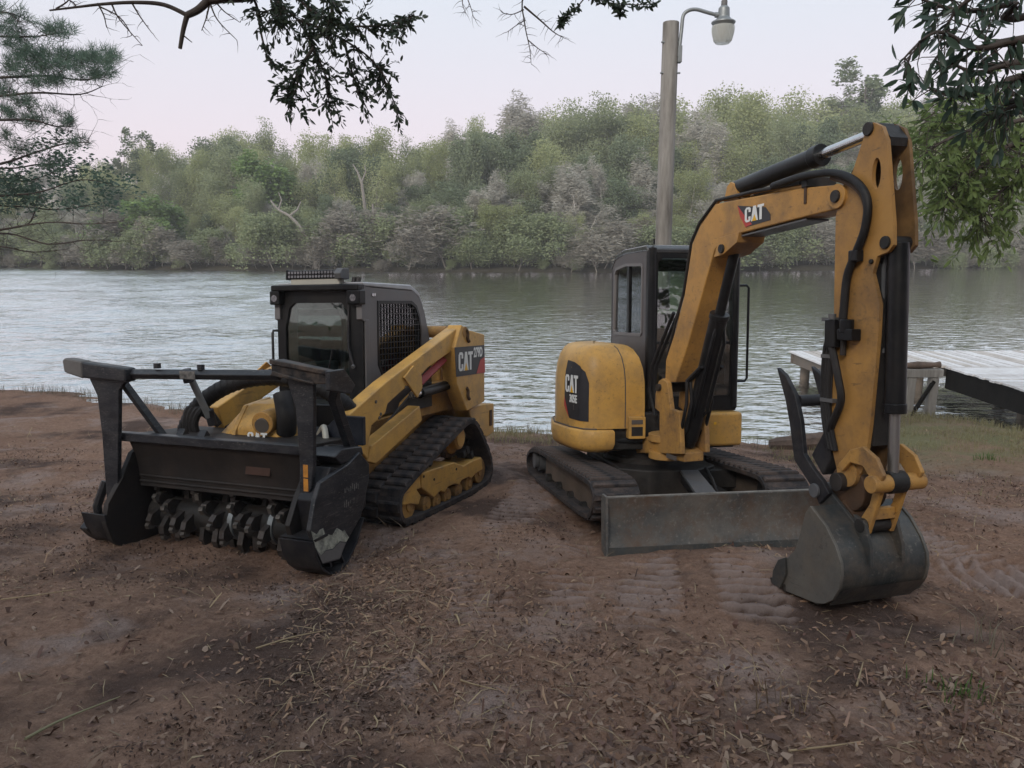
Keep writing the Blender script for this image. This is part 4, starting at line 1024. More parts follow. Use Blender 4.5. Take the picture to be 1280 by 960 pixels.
    MB().prism([(-1.21, 1.195), (-1.225, 1.28), (-1.20, 1.30), (-1.035, 1.28), (-1.03, 1.155)], 0, 1.775, 1.868).build('bar_end_cap', CAPG, hd, .02, 3)
    bm_ = MB()
    bm_.prism([(.60, 1.245), (.60, 1.315), (.64, 1.325), (1.05, 1.26), (1.06, 1.185), (.93, 1.18)], 0, 1.78, 1.86)
    bm_.prism([(.60, 1.295), (.60, 1.328), (1.05, 1.265), (1.05, 1.235)], 0, 1.855, 1.878)
    bm_.prism([(.60, 1.225), (.62, 1.255), (.92, 1.195), (.93, 1.18)], 0, 1.855, 1.878)
    bm_.build('push_bar_end', MULCHR, hd, .008)
    MB().prism([(1.90, 1.265), (1.90, 1.15), (1.68, 1.11), (1.63, 1.16), (1.75, 1.27)], 1, 1.03, 1.065).build('bar_end_plate', MULCH, hd, .006)
    MB().tube([(1.70, .98, 1.18), (1.63, .90, 1.07), (1.40, .86, .72)], .042, 4).build('guard_brace', MULCH, hd, .006)
    MB().tube([(1.77, -.80, 1.18), (1.62, -.55, .73)], .034, 4).build('guard_brace', MULCH, hd, .006)
    for y in (-.40, -.02): MB().cyl((1.80, y, 1.24), (1.80, y, 1.275), .024, 8).build('bar_lug', MULCH, hd)
    MB().span(1.842, 1.846, -.16, -.03, 1.18, 1.232).build('bar_sticker', INKL, hd)
    lbm = MB()
    for i in range(2): lbm.span(1.8205, 1.822, .795, .83, .50 + i * .088, .58 + i * .088)
    lbm.build('warning_label', ORANGE, hd)
    # motor cover with logo, bearing arm, hoses, turnbuckle
    cov = [(-.36, .66), (-.09, .96), (-.02, .985), (.16, .98), (.26, .93), (.33, .78), (.35, .66)]
    mc = MB().loft([[(1.05, y, z) for y, z in cov], [(1.30, y * .98, .66 + (z - .66) * .96) for y, z in cov], [(1.42, y * .96, .66 + (z - .66) * .45) for y, z in cov]]).build('motor_cover', YEL, hd, .02, 2, 50)
    MB().prism([(1.05, .985), (1.315, .95), (1.44, .78), (1.46, .67), (1.44, .67), (1.42, .77), (1.30, .93), (1.05, .965)], 1, -.105, -.07).build('cover_rib', YEL, hd, .006)
    lettering(hd, (1.47, .06, .70), (0, 1, 0), (-.05, 0, 1), (1, 0, 0), .17, .085)
    MB().prism([(1.20, .70), (1.50, .67), (1.50, .69), (1.35, .80), (1.2, .84)], 1, .04, .24).build('cover_step', YEL, hd, .015, 2)
    mo = MB(); mo.cyl((1.30, .17, .86), (1.47, .19, .85), .085, 18); mo.build('hydraulic_motor', YELD, hd, .01)
    MB().cyl((1.46, .19, .84), (1.48, .195, .835), .052, 14).build('motor_port', INK, hd)
    hz = smooth_path([(1.40, -.60, .62), (1.40, -.55, .80), (1.38, -.40, .98), (1.32, -.15, 1.115), (1.25, .15, 1.155), (1.20, .45, 1.10), (1.12, .62, .98), (1.02, .66, .84)], 6)
    MB().tube(hz, .058, 14).build('hydraulic_hose', HOSE, hd)
    rg = MB()
    for i in range(4, len(hz) - 4, 1):
        d_ = (hz[i + 1] - hz[i - 1]).normalized() * .006
        rg.tube([hz[i] - d_, hz[i] + d_], .0615, 12)
    rg.build('hose_spiral', HOSE, hd)
    MB().tube(smooth_path([(1.35, .28, 1.05), (1.38, .33, .90), (1.35, .30, .78)], 4), .07, 12).build('hydraulic_hose', HOSE, hd)
    tn = MB(); tn.cyl((1.66, -.265, 1.20), (1.50, -.25, .88), .024, 12); tn.build('turnbuckle', GALV, hd)
    MB().cyl((1.68, -.27, 1.23), (1.66, -.265, 1.14), .035, 10).build('turnbuckle_end', BLKD, hd); MB().cyl((1.50, -.25, .93), (1.47, -.245, .82), .033, 10).build('turnbuckle_end', BLKD, hd)
    for i in range(4):
        MB().tube(smooth_path([(1.42, -.42 - i * .035, .68), (1.44, -.44 - i * .03, .82), (1.42, -.36 - i * .04, .93), (1.35, -.30, .80)], 4), .025, 8).build('hydraulic_hose', HOSE, hd)
    MB().tube(smooth_path([(1.30, .60, .72), (1.26, .56, .80), (1.2, .50, .80), (1.14, .40, .70)], 4), .022, 8).build('bare_hose', CREAM, hd)
    MB().span(1.26, 1.52, .46, .70, .70, .745).build('cover_plate', MULCHB, hd, .006)
    MB().prism([(.46, .74), (.66, .90), (.86, .90), (.86, .70), (.46, .70)], 0, 1.20, 1.24).build('cover_flap', MULCHB, hd, .006)
    for y in (-.33, -.14): MB().prism([(1.64, .775), (1.70, .775), (1.67, .815)], 1, y - .03, y + .03).build('rail_lug', MULCH, hd)

def inset_open(poly, d):
    out = []
    for i, p in enumerate(poly):
        a, b = Vector(poly[max(i - 1, 0)]), Vector(poly[min(i + 1, len(poly) - 1)])
        t = (b - a).normalized(); n = Vector((t.y, -t.x))
        if n.y < 0 and abs(n.x) < .9: n = -n
        if i == 0: n = Vector((-1, 0))
        if i == len(poly) - 1: n = Vector((1, 0))
        out.append((p[0] + n.x * d, p[1] + n.y * d))
    return out

GREYD = pm('dark_grey_guard', (0.022, 0.023, 0.026), (0.03, 0.03, 0.033), 4, 0.5, 0.6, dirt=(0.09, 0.075, 0.065), dirt_amt=0.5)
RUSTB = pm('brown_rust_patch', (0.05, 0.027, 0.02), (0.07, 0.035, 0.025), 12, 0.75)
INKL = pm('worn_pale_print', (0.20, 0.185, 0.17), (0.04, 0.04, 0.04), 30, 0.6)
MULCHR = pm('rubbed_black_plate', (0.012, 0.012, 0.014), (0.03, 0.028, 0.027), 9, 0.4, 0.6, dirt=(0.15, 0.105, 0.08), dirt_amt=0.7, dirt_scale=9, bump=0.15)
MULCHB = pm('blue_black_plate', (0.010, 0.013, 0.021), (0.016, 0.02, 0.03), 5, 0.35, 0.5, dirt=(0.08, 0.075, 0.08), dirt_amt=0.4)
build_loader()
# ================================================================ ground, lake, far bank
rng = np.random.default_rng(11)
def hash2(ix, iy, seed):
    h = (ix.astype(np.int64) * 374761393 + iy.astype(np.int64) * 668265263 + seed * 1274126177) & 0x7fffffff
    h = ((h ^ (h >> 13)) * 1103515245) & 0x7fffffff
    return ((h ^ (h >> 16)) & 0xffff) / 65535.0
def vnoise(x, y, seed):
    x0, y0 = np.floor(x), np.floor(y); fx, fy = x - x0, y - y0
    fx, fy = fx * fx * (3 - 2 * fx), fy * fy * (3 - 2 * fy)
    a, b = hash2(x0, y0, seed), hash2(x0 + 1, y0, seed); c, d = hash2(x0, y0 + 1, seed), hash2(x0 + 1, y0 + 1, seed)
    return (a * (1 - fx) + b * fx) * (1 - fy) + (c * (1 - fx) + d * fx) * fy - 0.5
def fbm(x, y, f, o, seed):
    s = 0
    for i in range(o): s = s + vnoise(x * f * 2 ** i, y * f * 2 ** i, seed + i) / 2 ** i
    return s
def sstep(a, b, x):
    t = np.clip((x - a) / (b - a), 0, 1); return t * t * (3 - 2 * t)
SX = [-60, -9.0, -7.8, -5.6, -4.6, -.2, 3.4, 4.3, 5.0, 6.2, 6.9, 7.3, 9, 40]
SY = [15, 13.85, 13.7, 12.4, 11.9, 10.75, 10.15, 10.35, 11.5, 12.0, 11.5, 10.6, 10.5, 11]
def shore(x): return np.interp(x, SX, SY)
def far_shore(x): return 68 + 9 * np.clip(np.abs(np.asarray(x) + 2) / 44, 0, 1.6) ** 2
TREADS = [((.92, 4.95), (.62, 3.3), .36, .115), ((.45, 5.3), (.18, 3.5), .34, .115), ((1.5, 4.8), (1.25, 3.6), .4, .12), ((.30, 7.4), (-.25, 4.5), .42, .10), ((2.75, 5.9), (3.35, 3.7), .42, .105), ((-.35, 5.2), (-.1, 3.6), .40, .10), ((2.2, 4.9), (4.6, 4.0), .38, .10), ((2.6, 4.5), (3.6, 4.3), .5, .11)]
def treads(x, y):
    """relief of the crawler tracks' prints, and how far each point lies on a raised bar"""
    tr = np.zeros_like(x); pad = np.zeros_like(x)
    for (a, b, wd, sp) in TREADS:
        a, b = np.array(a), np.array(b); d = b - a; L = np.hypot(*d); d = d / L
        s = (x - a[0]) * d[0] + (y - a[1]) * d[1]; q = -(x - a[0]) * d[1] + (y - a[1]) * d[0]
        q = q + .06 * vnoise(s * 1.3, s * 0 + 3.3, 77)
        m = sstep(wd / 2 + .04, wd / 2 - .05, np.abs(q)) * sstep(-.2, .3, s) * sstep(L + .2, L - .4, s)
        m = m * np.clip(.72 + 1.7 * vnoise(x * 1.7, y * 1.7, 90) + .9 * vnoise(x * 7, y * 7, 91), 0, 1)
        wv = np.clip(np.sin(2 * math.pi * s / sp + 1.0 * vnoise(x * 2.2, y * 2.2, 60) + .9 * vnoise(x * 7, y * 7, 61)) * 2.2, -1, 1)
        k = m > np.abs(pad)
        tr = np.where(m > .05, m * (.034 * wv - .024), tr)
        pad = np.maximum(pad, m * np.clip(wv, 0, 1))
    return tr, pad
def ground_z(x, y, fine=True):
    x = np.asarray(x, float); y = np.asarray(y, float)
    ys = shore(x)
    pl = 1.1 - .097 * y
    w = sstep(ys - 4.5, ys, y)
    z = pl - w * (1.1 - .097 * ys)
    z = np.where(y > ys, np.maximum(-.28 * (y - ys), -1.6), z)
    yf = far_shore(x)
    t = y - (yf - 5)
    z = np.where(t > 0, np.minimum(-1.6 + .36 * t, .35 + .045 * np.maximum(t - 5.4, 0)), z)
    z = np.minimum(z, 9)
    land = (y < ys + .6)
    z = z - .055 * np.exp(-(((x + 1.9) / 1.0) ** 2 + ((y - 4.75) / .45) ** 2))
    c9, s9 = math.cos(R(9)), math.sin(R(9)); ux, uy = x - 1.205, y - 6.56
    z = z - .05 * sstep(1.1, .85, np.abs(ux * c9 + uy * s9)) * sstep(1.7, 1.3, np.abs(ux * s9 - uy * c9))
    c22, s22 = math.cos(R(-22)), math.sin(R(-22)); ux, uy = x + 1.364, y - 6.575
    z = z - .055 * sstep(1.15, .9, np.abs(ux * c22 + uy * s22)) * sstep(1.5, 1.15, np.abs(ux * s22 - uy * c22))
    z = z + .035 * np.exp(-(((x - 1.95) / .7) ** 2 + ((y - 4.05) / .5) ** 2))
    if fine:
        n = .05 * fbm(x, y, .7, 3, 5) + .026 * fbm(x, y, 3.1, 3, 21) + .024 * np.abs(fbm(x, y, 8, 3, 31)) * sstep(-.25, .25, vnoise(x * .9, y * .9, 555))
        tr = treads(x, y)[0]
        z = z + np.where(land, n * sstep(ys + .4, ys - .6, y) + n * .25 + tr, n * .2)
    return z

def axis(parts):
    out = []
    for a, b, st in parts: out.append(np.arange(a, b, st))
    return np.concatenate(out)
gx = axis([(-420, -60, 30), (-60, -16, 4), (-16, -6, .25), (-6, -4, .06), (-4, 4.2, .026), (4.2, 8, .06), (8, 16, .25), (16, 60, 4), (60, 421, 30)])
gy = axis([(-120, -20, 20), (-20, 0, 2), (0, 2, .2), (2, 6.5, .026), (6.5, 9, .045), (9, 14.6, .07), (14.6, 22, .5), (22, 60, 4), (60, 84, 1), (84, 130, 4), (130, 701, 40)])
GX, GY = np.meshgrid(gx, gy)
GZ = ground_z(GX, GY)
V = np.stack([GX.ravel(), GY.ravel(), GZ.ravel()], 1)
ny, nx = GX.shape
I = (np.arange(ny - 1)[:, None] * nx + np.arange(nx - 1)[None, :]).ravel()
F = np.stack([I, I + 1, I + nx + 1, I + nx], 1)

def ground_material():  # noqa
    m = bpy.data.materials.new('damp_soil'); m.use_nodes = True
    n, l = m.node_tree.nodes, m.node_tree.links
    p = n['Principled BSDF']; p.inputs['Roughness'].default_value = .95; p.inputs['Specular IOR Level'].default_value = .06
    pos = n.new('ShaderNodeNewGeometry').outputs['Position']
    def noise(sc, det=8, ro=.65, st=None):
        q = n.new('ShaderNodeTexNoise'); q.inputs['Scale'].default_value = sc; q.inputs['Detail'].default_value = det; q.inputs['Roughness'].default_value = ro
        if st:
            mp = n.new('ShaderNodeMapping'); mp.inputs['Scale'].default_value = st; l.new(pos, mp.inputs[0]); l.new(mp.outputs[0], q.inputs[0])
        else: l.new(pos, q.inputs[0])
        return q.outputs[0]
    def ramp(f, a, b, ca, cb):
        r = n.new('ShaderNodeValToRGB'); e = r.color_ramp.elements
        e[0].position, e[1].position = a, b; e[0].color = (*ca, 1); e[1].color = (*cb, 1); l.new(f, r.inputs[0]); return r.outputs[0]
    def mix(f, a, b):
        q = n.new('ShaderNodeMix'); q.data_type = 'RGBA'; l.new(f, q.inputs[0]) if not isinstance(f, float) else None
        if isinstance(f, float): q.inputs[0].default_value = f
        l.new(a, q.inputs[6])
        if isinstance(b, tuple): q.inputs[7].default_value = (*b, 1)
        else: l.new(b, q.inputs[7])
        return q.outputs[2]
    def rng_(f, a, b, c=0., d=1.):
        q = n.new('ShaderNodeMapRange'); q.inputs[1].default_value, q.inputs[2].default_value, q.inputs[3].default_value, q.inputs[4].default_value = a, b, c, d
        l.new(f, q.inputs[0]); return q.outputs[0]
    base = ramp(noise(.9), .36, .66, (.195, .108, .073), (.315, .200, .145))
    fine = ramp(noise(26, 10, .75), .36, .66, (.10, .055, .038), (.37, .24, .172))
    c = mix(.5, base, fine)
    c = mix(rng_(noise(1.3, 6), .52, .66, 0, .75), c, (.31, .238, .210))         # paler dry sand
    c = mix(rng_(noise(.8, 7), .50, .62, 0, .85), c, (.055, .038, .033))          # darker damp mulch
    c = mix(rng_(noise(120, 6, .8), .50, .62, 0, .55), c, (.075, .045, .035))      # grit
    c = mix(rng_(noise(160, 5, .8), .56, .66, 0, .5), c, (.33, .235, .19))
    c = mix(rng_(noise(70, 4), .64, .74, 0, .6), c, (.30, .22, .17))              # pale flecks
    c = mix(rng_(noise(48, 4), .66, .74, 0, .7), c, (.035, .022, .018))           # dark flecks
    # paler along the raised bars of the track prints
    pa = n.new('ShaderNodeAttribute'); pa.attribute_name = 'bar_tone'
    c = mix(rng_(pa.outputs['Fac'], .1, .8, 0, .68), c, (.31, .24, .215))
    # grassy tint far right bank and beyond the lake
    sep = n.new('ShaderNodeSeparateXYZ'); l.new(pos, sep.inputs[0])
    gxm = rng_(sep.outputs[0], 3.6, 5.0); gym = rng_(sep.outputs[1], 7.2, 8.6)
    gm = n.new('ShaderNodeMath'); gm.operation = 'MULTIPLY'; l.new(gxm, gm.inputs[0]); l.new(gym, gm.inputs[1])
    gm2 = n.new('ShaderNodeMath'); gm2.operation = 'MULTIPLY'; l.new(gm.outputs[0], gm2.inputs[0]); l.new(rng_(noise(1.3, 5), .35, .6), gm2.inputs[1])
    c = mix(gm2.outputs[0], c, (.150, .140, .075))
    far = rng_(sep.outputs[1], 40, 60)
    c = mix(far, c, (.050, .044, .032))
    l.new(c, p.inputs['Base Color'])
    b1 = n.new('ShaderNodeBump'); b1.inputs['Strength'].default_value = .75; b1.inputs['Distance'].default_value = .018
    l.new(noise(45, 12, .75), b1.inputs['Height'])
    b2 = n.new('ShaderNodeBump'); b2.inputs['Strength'].default_value = .6; b2.inputs['Distance'].default_value = .05
    l.new(noise(9, 8, .7), b2.inputs['Height']); l.new(b2.outputs[0], b1.inputs['Normal'])
    l.new(b1.outputs[0], p.inputs['Normal'])
    return m
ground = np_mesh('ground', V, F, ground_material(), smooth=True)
at_ = ground.data.attributes.new('bar_tone', 'FLOAT', 'POINT')
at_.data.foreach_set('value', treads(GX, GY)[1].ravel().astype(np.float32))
tag(ground, kind='structure')

# ---- lake: real ripples near, bump further out
def lake_mesh():
    lx = axis([(-300, -70, 20), (-70, -22, .32), (-22, -14, .2), (-14, 13, .085), (13, 26, .3), (26, 60, 2), (60, 301, 20)])
    ly = axis([(8.5, 20, .07), (20, 30, .13), (30, 48, .26), (48, 80, .42), (80, 92, 2)])
    X, Y = np.meshgrid(lx, ly)
    r = np.random.default_rng(4); Z = np.zeros_like(X)
    near = np.clip((30 - Y) / 14, 0, 1) * np.clip((26 - np.abs(X)) / 8, 0, 1)
    left = sstep(-.12, -.34, X / Y) * sstep(11, 17, Y)                       # the breeze ruffles the open left half
    calm = np.clip(.75 + 1.3 * fbm(X, Y, .10, 3, 400), .15, 1.3)
    for i in range(34):
        lam = math.exp(r.uniform(math.log(.16), math.log(.75))); th = R(82) + r.normal(0, .5)
        k = 2 * math.pi / lam
        w = fbm(X, Y, .25, 2, 300 + i) * 2.5
        Z += (.0044 * lam) * near * calm * np.sin(k * (X * math.cos(th) + Y * math.sin(th)) + r.uniform(0, 6.28) + w)
    for i in range(18):
        lam = math.exp(r.uniform(math.log(.8), math.log(1.9))); th = R(100) + r.normal(0, .55)
        k = 2 * math.pi / lam
        w = fbm(X, Y, .12, 2, 500 + i) * 2.5
        Z += (.0058 * lam) * (left * .9 + .10) * np.clip(Y / 30, .3, 1) * np.sin(k * (X * math.cos(th) + Y * math.sin(th)) + r.uniform(0, 6.28) + w)
    V = np.stack([X.ravel(), Y.ravel(), Z.ravel()], 1)
    ny, nx = X.shape
    I = (np.arange(ny - 1)[:, None] * nx + np.arange(nx - 1)[None, :]).ravel()
    return V, np.stack([I, I + 1, I + nx + 1, I + nx], 1)
def water_material():
    m = bpy.data.materials.new('lake_water'); m.use_nodes = True
    n, l = m.node_tree.nodes, m.node_tree.links
    p = n['Principled BSDF']
    p.inputs['Base Color'].default_value = (.030, .036, .028, 1); p.inputs['Roughness'].default_value = .06
    p.inputs['IOR'].default_value = 1.75; p.inputs['Specular IOR Level'].default_value = .5
    pos = n.new('ShaderNodeNewGeometry').outputs['Position']
    def nz(sc, st, det):
        mp = n.new('ShaderNodeMapping'); mp.inputs['Scale'].default_value = st; l.new(pos, mp.inputs[0])
        q = n.new('ShaderNodeTexNoise'); q.inputs['Scale'].default_value = sc; q.inputs['Detail'].default_value = det; l.new(mp.outputs[0], q.inputs[0]); return q.outputs[0]
    b1 = n.new('ShaderNodeBump'); b1.inputs['Strength'].default_value = .55; b1.inputs['Distance'].default_value = .13
    l.new(nz(2.2, (.8, 1.7, 1), 3), b1.inputs['Height'])
    b2 = n.new('ShaderNodeBump'); b2.inputs['Strength'].default_value = .30; b2.inputs['Distance'].default_value = .03
    l.new(nz(4.5, (.7, 1.6, 1), 3), b2.inputs['Height']); l.new(b1.outputs[0], b2.inputs['Normal'])
    sx = n.new('ShaderNodeSeparateXYZ'); l.new(pos, sx.inputs[0])
    # the wind ruffles the left part of the lake more than the lee in front of the far bank
    rt = n.new('ShaderNodeMath'); rt.operation = 'DIVIDE'; l.new(sx.outputs[0], rt.inputs[0]); l.new(sx.outputs[1], rt.inputs[1])
    rf = n.new('ShaderNodeMapRange'); rf.inputs[1].default_value = -.10; rf.inputs[2].default_value = -.38; rf.inputs[3].default_value = .22; rf.inputs[4].default_value = 1.0
    l.new(rt.outputs[0], rf.inputs[0])
    ry = n.new('ShaderNodeMapRange'); ry.inputs[1].default_value = 45; ry.inputs[2].default_value = 18; ry.inputs[3].default_value = 0; ry.inputs[4].default_value = .40
    l.new(sx.outputs[1], ry.inputs[0])
    mx = n.new('ShaderNodeMath'); mx.operation = 'MAXIMUM'; l.new(rf.outputs[0], mx.inputs[0]); l.new(ry.outputs[0], mx.inputs[1])
    l.new(mx.outputs[0], b1.inputs['Strength'])
    g = n.new('ShaderNodeBsdfGlossy'); g.inputs['Roughness'].default_value = .05; g.inputs['Color'].default_value = (.95, .96, .96, 1); l.new(b2.outputs[0], g.inputs['Normal'])
    pn = nz(.09, (1, 2.2, 1), 4)
    pr = n.new('ShaderNodeMapRange'); pr.inputs[1].default_value = .38; pr.inputs[2].default_value = .62; pr.inputs[3].default_value = .55; pr.inputs[4].default_value = 1.15; l.new(pn, pr.inputs[0])
    rm = n.new('ShaderNodeMapRange'); rm.inputs[1].default_value = -.06; rm.inputs[2].default_value = -.34; rm.inputs[3].default_value = .07; rm.inputs[4].default_value = .22; l.new(rt.outputs[0], rm.inputs[0])
    rp = n.new('ShaderNodeMath'); rp.operation = 'MULTIPLY'; l.new(pr.outputs[0], rp.inputs[0]); l.new(rm.outputs[0], rp.inputs[1]); l.new(rp.outputs[0], g.inputs['Roughness'])
    df = n.new('ShaderNodeBsdfDiffuse'); df.inputs[0].default_value = (.030, .036, .028, 1)
    fr = n.new('ShaderNodeFresnel'); fr.inputs[0].default_value = 1.45; l.new(b2.outputs[0], fr.inputs['Normal'])
    ma = n.new('ShaderNodeMath'); ma.operation = 'MULTIPLY_ADD'; ma.use_clamp = True; ma.inputs[1].default_value = 1.15; ma.inputs[2].default_value = .50; l.new(fr.outputs[0], ma.inputs[0])
    ms = n.new('ShaderNodeMixShader'); l.new(ma.outputs[0], ms.inputs[0]); l.new(df.outputs[0], ms.inputs[1]); l.new(g.outputs[0], ms.inputs[2])
    l.new(ms.outputs[0], n['Material Output'].inputs[0])
    n.remove(p)
    return m
V, F = lake_mesh()
tag(np_mesh('lake_water', V, F, water_material(), smooth=True), kind='structure')

# ================================================================ trees
class Limbs:
    """collects tapered branch segments and turns them into one mesh of small prisms"""
    def __init__(s): s.p0, s.p1, s.r0, s.r1 = [], [], [], []
    def seg(s, a, b, r0, r1): s.p0.append(a); s.p1.append(b); s.r0.append(r0); s.r1.append(r1)
    def arrays(s, sides=5):
        P0, P1 = np.array(s.p0), np.array(s.p1); R0, R1 = np.array(s.r0), np.array(s.r1)
        D = P1 - P0; D /= np.maximum(np.linalg.norm(D, axis=1, keepdims=True), 1e-6)
        U = np.where(np.abs(D[:, 2:3]) < .9, np.array([[0, 0, 1.]]), np.array([[1., 0, 0]]))
        A = np.cross(D, U); A /= np.linalg.norm(A, axis=1, keepdims=True); B = np.cross(D, A)
        V, n = [], len(P0)
        for k in range(sides):
            t = 2 * math.pi * k / sides
            o = A * math.cos(t) + B * math.sin(t)
            V += [P0 + o * R0[:, None], P1 + o * R1[:, None]]
        V = np.stack(V, 1).reshape(-1, 3)
        b = np.arange(n)[:, None] * (2 * sides); F = []
        for k in range(sides):
            q = (k + 1) % sides
            F.append(np.concatenate([b + 2 * k, b + 2 * q, b + 2 * q + 1, b + 2 * k + 1], 1))
        return V, np.concatenate(F)
def branch(L, r, p, d, length, rad, level, spec, tips, droop=0.0):
    n = spec['segs'][level]; a = np.array(p, float); d = np.array(d, float)
    for i in range(n):
        d = d + r.normal(0, spec['wob'][level], 3); d[2] += spec['lift'][level] - droop
        d /= np.linalg.norm(d)
        b = a + d * length / n
        t0, t1 = i / n, (i + 1) / n
        L.seg(a, b, rad * (1 - .75 * t0), rad * (1 - .75 * t1))
        if level + 1 < len(spec['segs']):
            for _ in range(spec['kids'][level]):
                if t1 < spec['start'][level] or r.random() > spec.get('prob', 1): continue
                ax = r.normal(0, 1, 3); ax -= d * ax.dot(d); ax /= np.linalg.norm(ax)
                cd = d * math.cos(spec['ang'][level]) + ax * math.sin(spec['ang'][level])
                branch(L, r, b, cd, length * spec['ratio'][level] * r.uniform(.7, 1.15) * (1.15 - .55 * t1), rad * (1 - .75 * t1) * .55, level + 1, spec, tips, droop)
        a = b
    tips.append((a, d, level))
def leaf_quads(r, C, size, spread, per, flat=.35, aspect=1.5):
    """per leaf faces round every centre, each a bent lozenge"""
    n = len(C) * per
    P = np.repeat(np.asarray(C), per, 0) + np.clip(r.normal(0, 1, (n, 3)), -1.1, 1.1) * spread
    D = r.normal(0, 1, (n, 3)); D[:, 2] *= flat; D /= np.linalg.norm(D, axis=1, keepdims=True)
    N = r.normal(0, 1, (n, 3)); S = np.cross(D, N); S /= np.linalg.norm(S, axis=1, keepdims=True)
    s = size * r.uniform(.6, 1.35, (n, 1)) * .5
    V = np.stack([P - D * s * aspect, P + S * s, P + D * s * aspect, P - S * s], 1).reshape(-1, 3)
    return V, np.arange(n * 4).reshape(n, 4)
def foliage_mat(name, c1, c2, c3, trans=.35, rough=.6):
    m = bpy.data.materials.new(name); m.use_nodes = True
    n, l = m.node_tree.nodes, m.node_tree.links
    p = n['Principled BSDF']; p.inputs['Roughness'].default_value = rough; p.inputs['Specular IOR Level'].default_value = .25
    g = n.new('ShaderNodeNewGeometry'); oi = n.new('ShaderNodeObjectInfo')
    tc = n.new('ShaderNodeTexCoord'); q = n.new('ShaderNodeTexNoise'); q.inputs['Scale'].default_value = .55; q.inputs['Detail'].default_value = 3
    l.new(g.outputs['Position'], q.inputs[0])
    r = n.new('ShaderNodeValToRGB'); e = r.color_ramp.elements
    e[0].position, e[1].position = .1, .9; e[0].color = (*c1, 1); e[1].color = (*c3, 1); k = e.new(.5); k.color = (*c2, 1)
    ad = n.new('ShaderNodeMath'); ad.operation = 'MULTIPLY_ADD'; ad.inputs[1].default_value = .40
    l.new(g.outputs['Random Per Island'], ad.inputs[0])
    mm = n.new('ShaderNodeMath'); mm.operation = 'MULTIPLY'; mm.inputs[1].default_value = .60; l.new(oi.outputs['Random'], mm.inputs[0])
    l.new(mm.outputs[0], ad.inputs[2]); l.new(ad.outputs[0], r.inputs[0])
    l.new(r.outputs[0], p.inputs['Base Color'])
    t = n.new('ShaderNodeBsdfTranslucent'); l.new(r.outputs[0], t.inputs[0])
    ms = n.new('ShaderNodeMixShader'); ms.inputs[0].default_value = trans
    l.new(p.outputs[0], ms.inputs[1]); l.new(t.outputs[0], ms.inputs[2]); l.new(ms.outputs[0], n['Material Output'].inputs[0])
    return m
FOL_SPRING = foliage_mat('spring_leaves', (.255, .28, .13), (.33, .36, .175), (.40, .42, .225), .5)
FOL_OLIVE = foliage_mat('olive_leaves', (.195, .225, .125), (.25, .285, .155), (.31, .34, .20), .5)
FOL_DARK = foliage_mat('evergreen_leaves', (.125, .16, .095), (.165, .205, .12), (.21, .245, .15), .4)
FOL_BRIGHT = foliage_mat('bright_young_leaves', (.12, .19, .06), (.16, .245, .08), (.20, .28, .10), .4)
FOL_BROWN = foliage_mat('budding_twig_tips', (.32, .305, .265), (.39, .37, .32), (.45, .43, .375), .4)
FOL_BRUSH = foliage_mat('brush_twig_tips', (.17, .155, .13), (.23, .21, .175), (.29, .27, .225), .35)
FOL_PINE = foliage_mat('pine_needles', (.080, .125, .095), (.11, .165, .12), (.15, .205, .145), .4)
FOL_OAK = foliage_mat('oak_leaves', (.036, .052, .036), (.054, .074, .045), (.085, .105, .060), .35, .4)
FOL_BAY = foliage_mat('bay_leaves', (.034, .058, .046), (.050, .080, .055), (.075, .110, .065), .35, .35)
FOL_WIL = foliage_mat('hanging_light_leaves', (.11, .155, .055), (.15, .205, .07), (.20, .255, .10), .5)
BARK = pm('grey_bark', (.13, .115, .10), (.20, .18, .165), 5, .9)
BARKP = pm('pale_bark', (.22, .20, .18), (.16, .145, .13), 5, .9)
BRUSHT = pm('brown_grey_twigs', (.17, .15, .13), (.24, .215, .19), 3, .9)
TWIG = pm('grey_twigs', (.42, .395, .37), (.52, .49, .46), 3, .9)
BARKD = pm('dark_bark', (.045, .036, .032), (.075, .06, .052), 9, .9, bump=.4, bump_scale=30)

def mesh_only(name, V, F, mat):
    o = np_mesh(name, V, F, mat); me = o.data; bpy.data.objects.remove(o); return me
SPEC = dict(segs=(7, 5, 4, 3), wob=(.06, .14, .2, .25), lift=(.06, .07, .05, .03), kids=(2, 2, 2, 0), start=(.12, .2, .2, 1), ang=(.85, .75, .7, .6), ratio=(.52, .55, .55, .5), prob=.85)
def broadleaf(seed, mat, leaf=.24, per=5, spread=.42, h=14, twig_mat=BARK, spec=SPEC, rad=.2, keep=1.0, lev=2, aspect=1.5):
    r = np.random.default_rng(seed); L = Limbs(); tips = []
    branch(L, r, (0, 0, 0), (r.normal(0, .05), r.normal(0, .05), 1), h * .78, rad, 0, spec, tips)
    V, F = L.arrays(4)
    top = max(p[2] for p in L.p1); s = h / top
    trunk = mesh_only('trunk', V * s, F, twig_mat)
    C = [p for p, d, lv in tips if lv >= lev and r.random() < keep]
    C = np.array(C) * s
    V, F = leaf_quads(r, C, leaf, spread, per, aspect=aspect)
    return trunk, mesh_only('crown', V, F, mat), h
KIND = {}
KIND['spring'] = [broadleaf(1, FOL_SPRING, per=22, leaf=.15, spread=.65), broadleaf(2, FOL_SPRING, per=20, leaf=.15, spread=.8), broadleaf(3, FOL_SPRING, leaf=.14, per=20, spread=.7), broadleaf(33, FOL_SPRING, leaf=.14, per=11, spread=.7, twig_mat=BARKP)]
KIND['olive'] = [broadleaf(4, FOL_OLIVE, per=22, leaf=.15, spread=.75), broadleaf(5, FOL_OLIVE, per=15, leaf=.15, spread=.7, twig_mat=BARKP)]
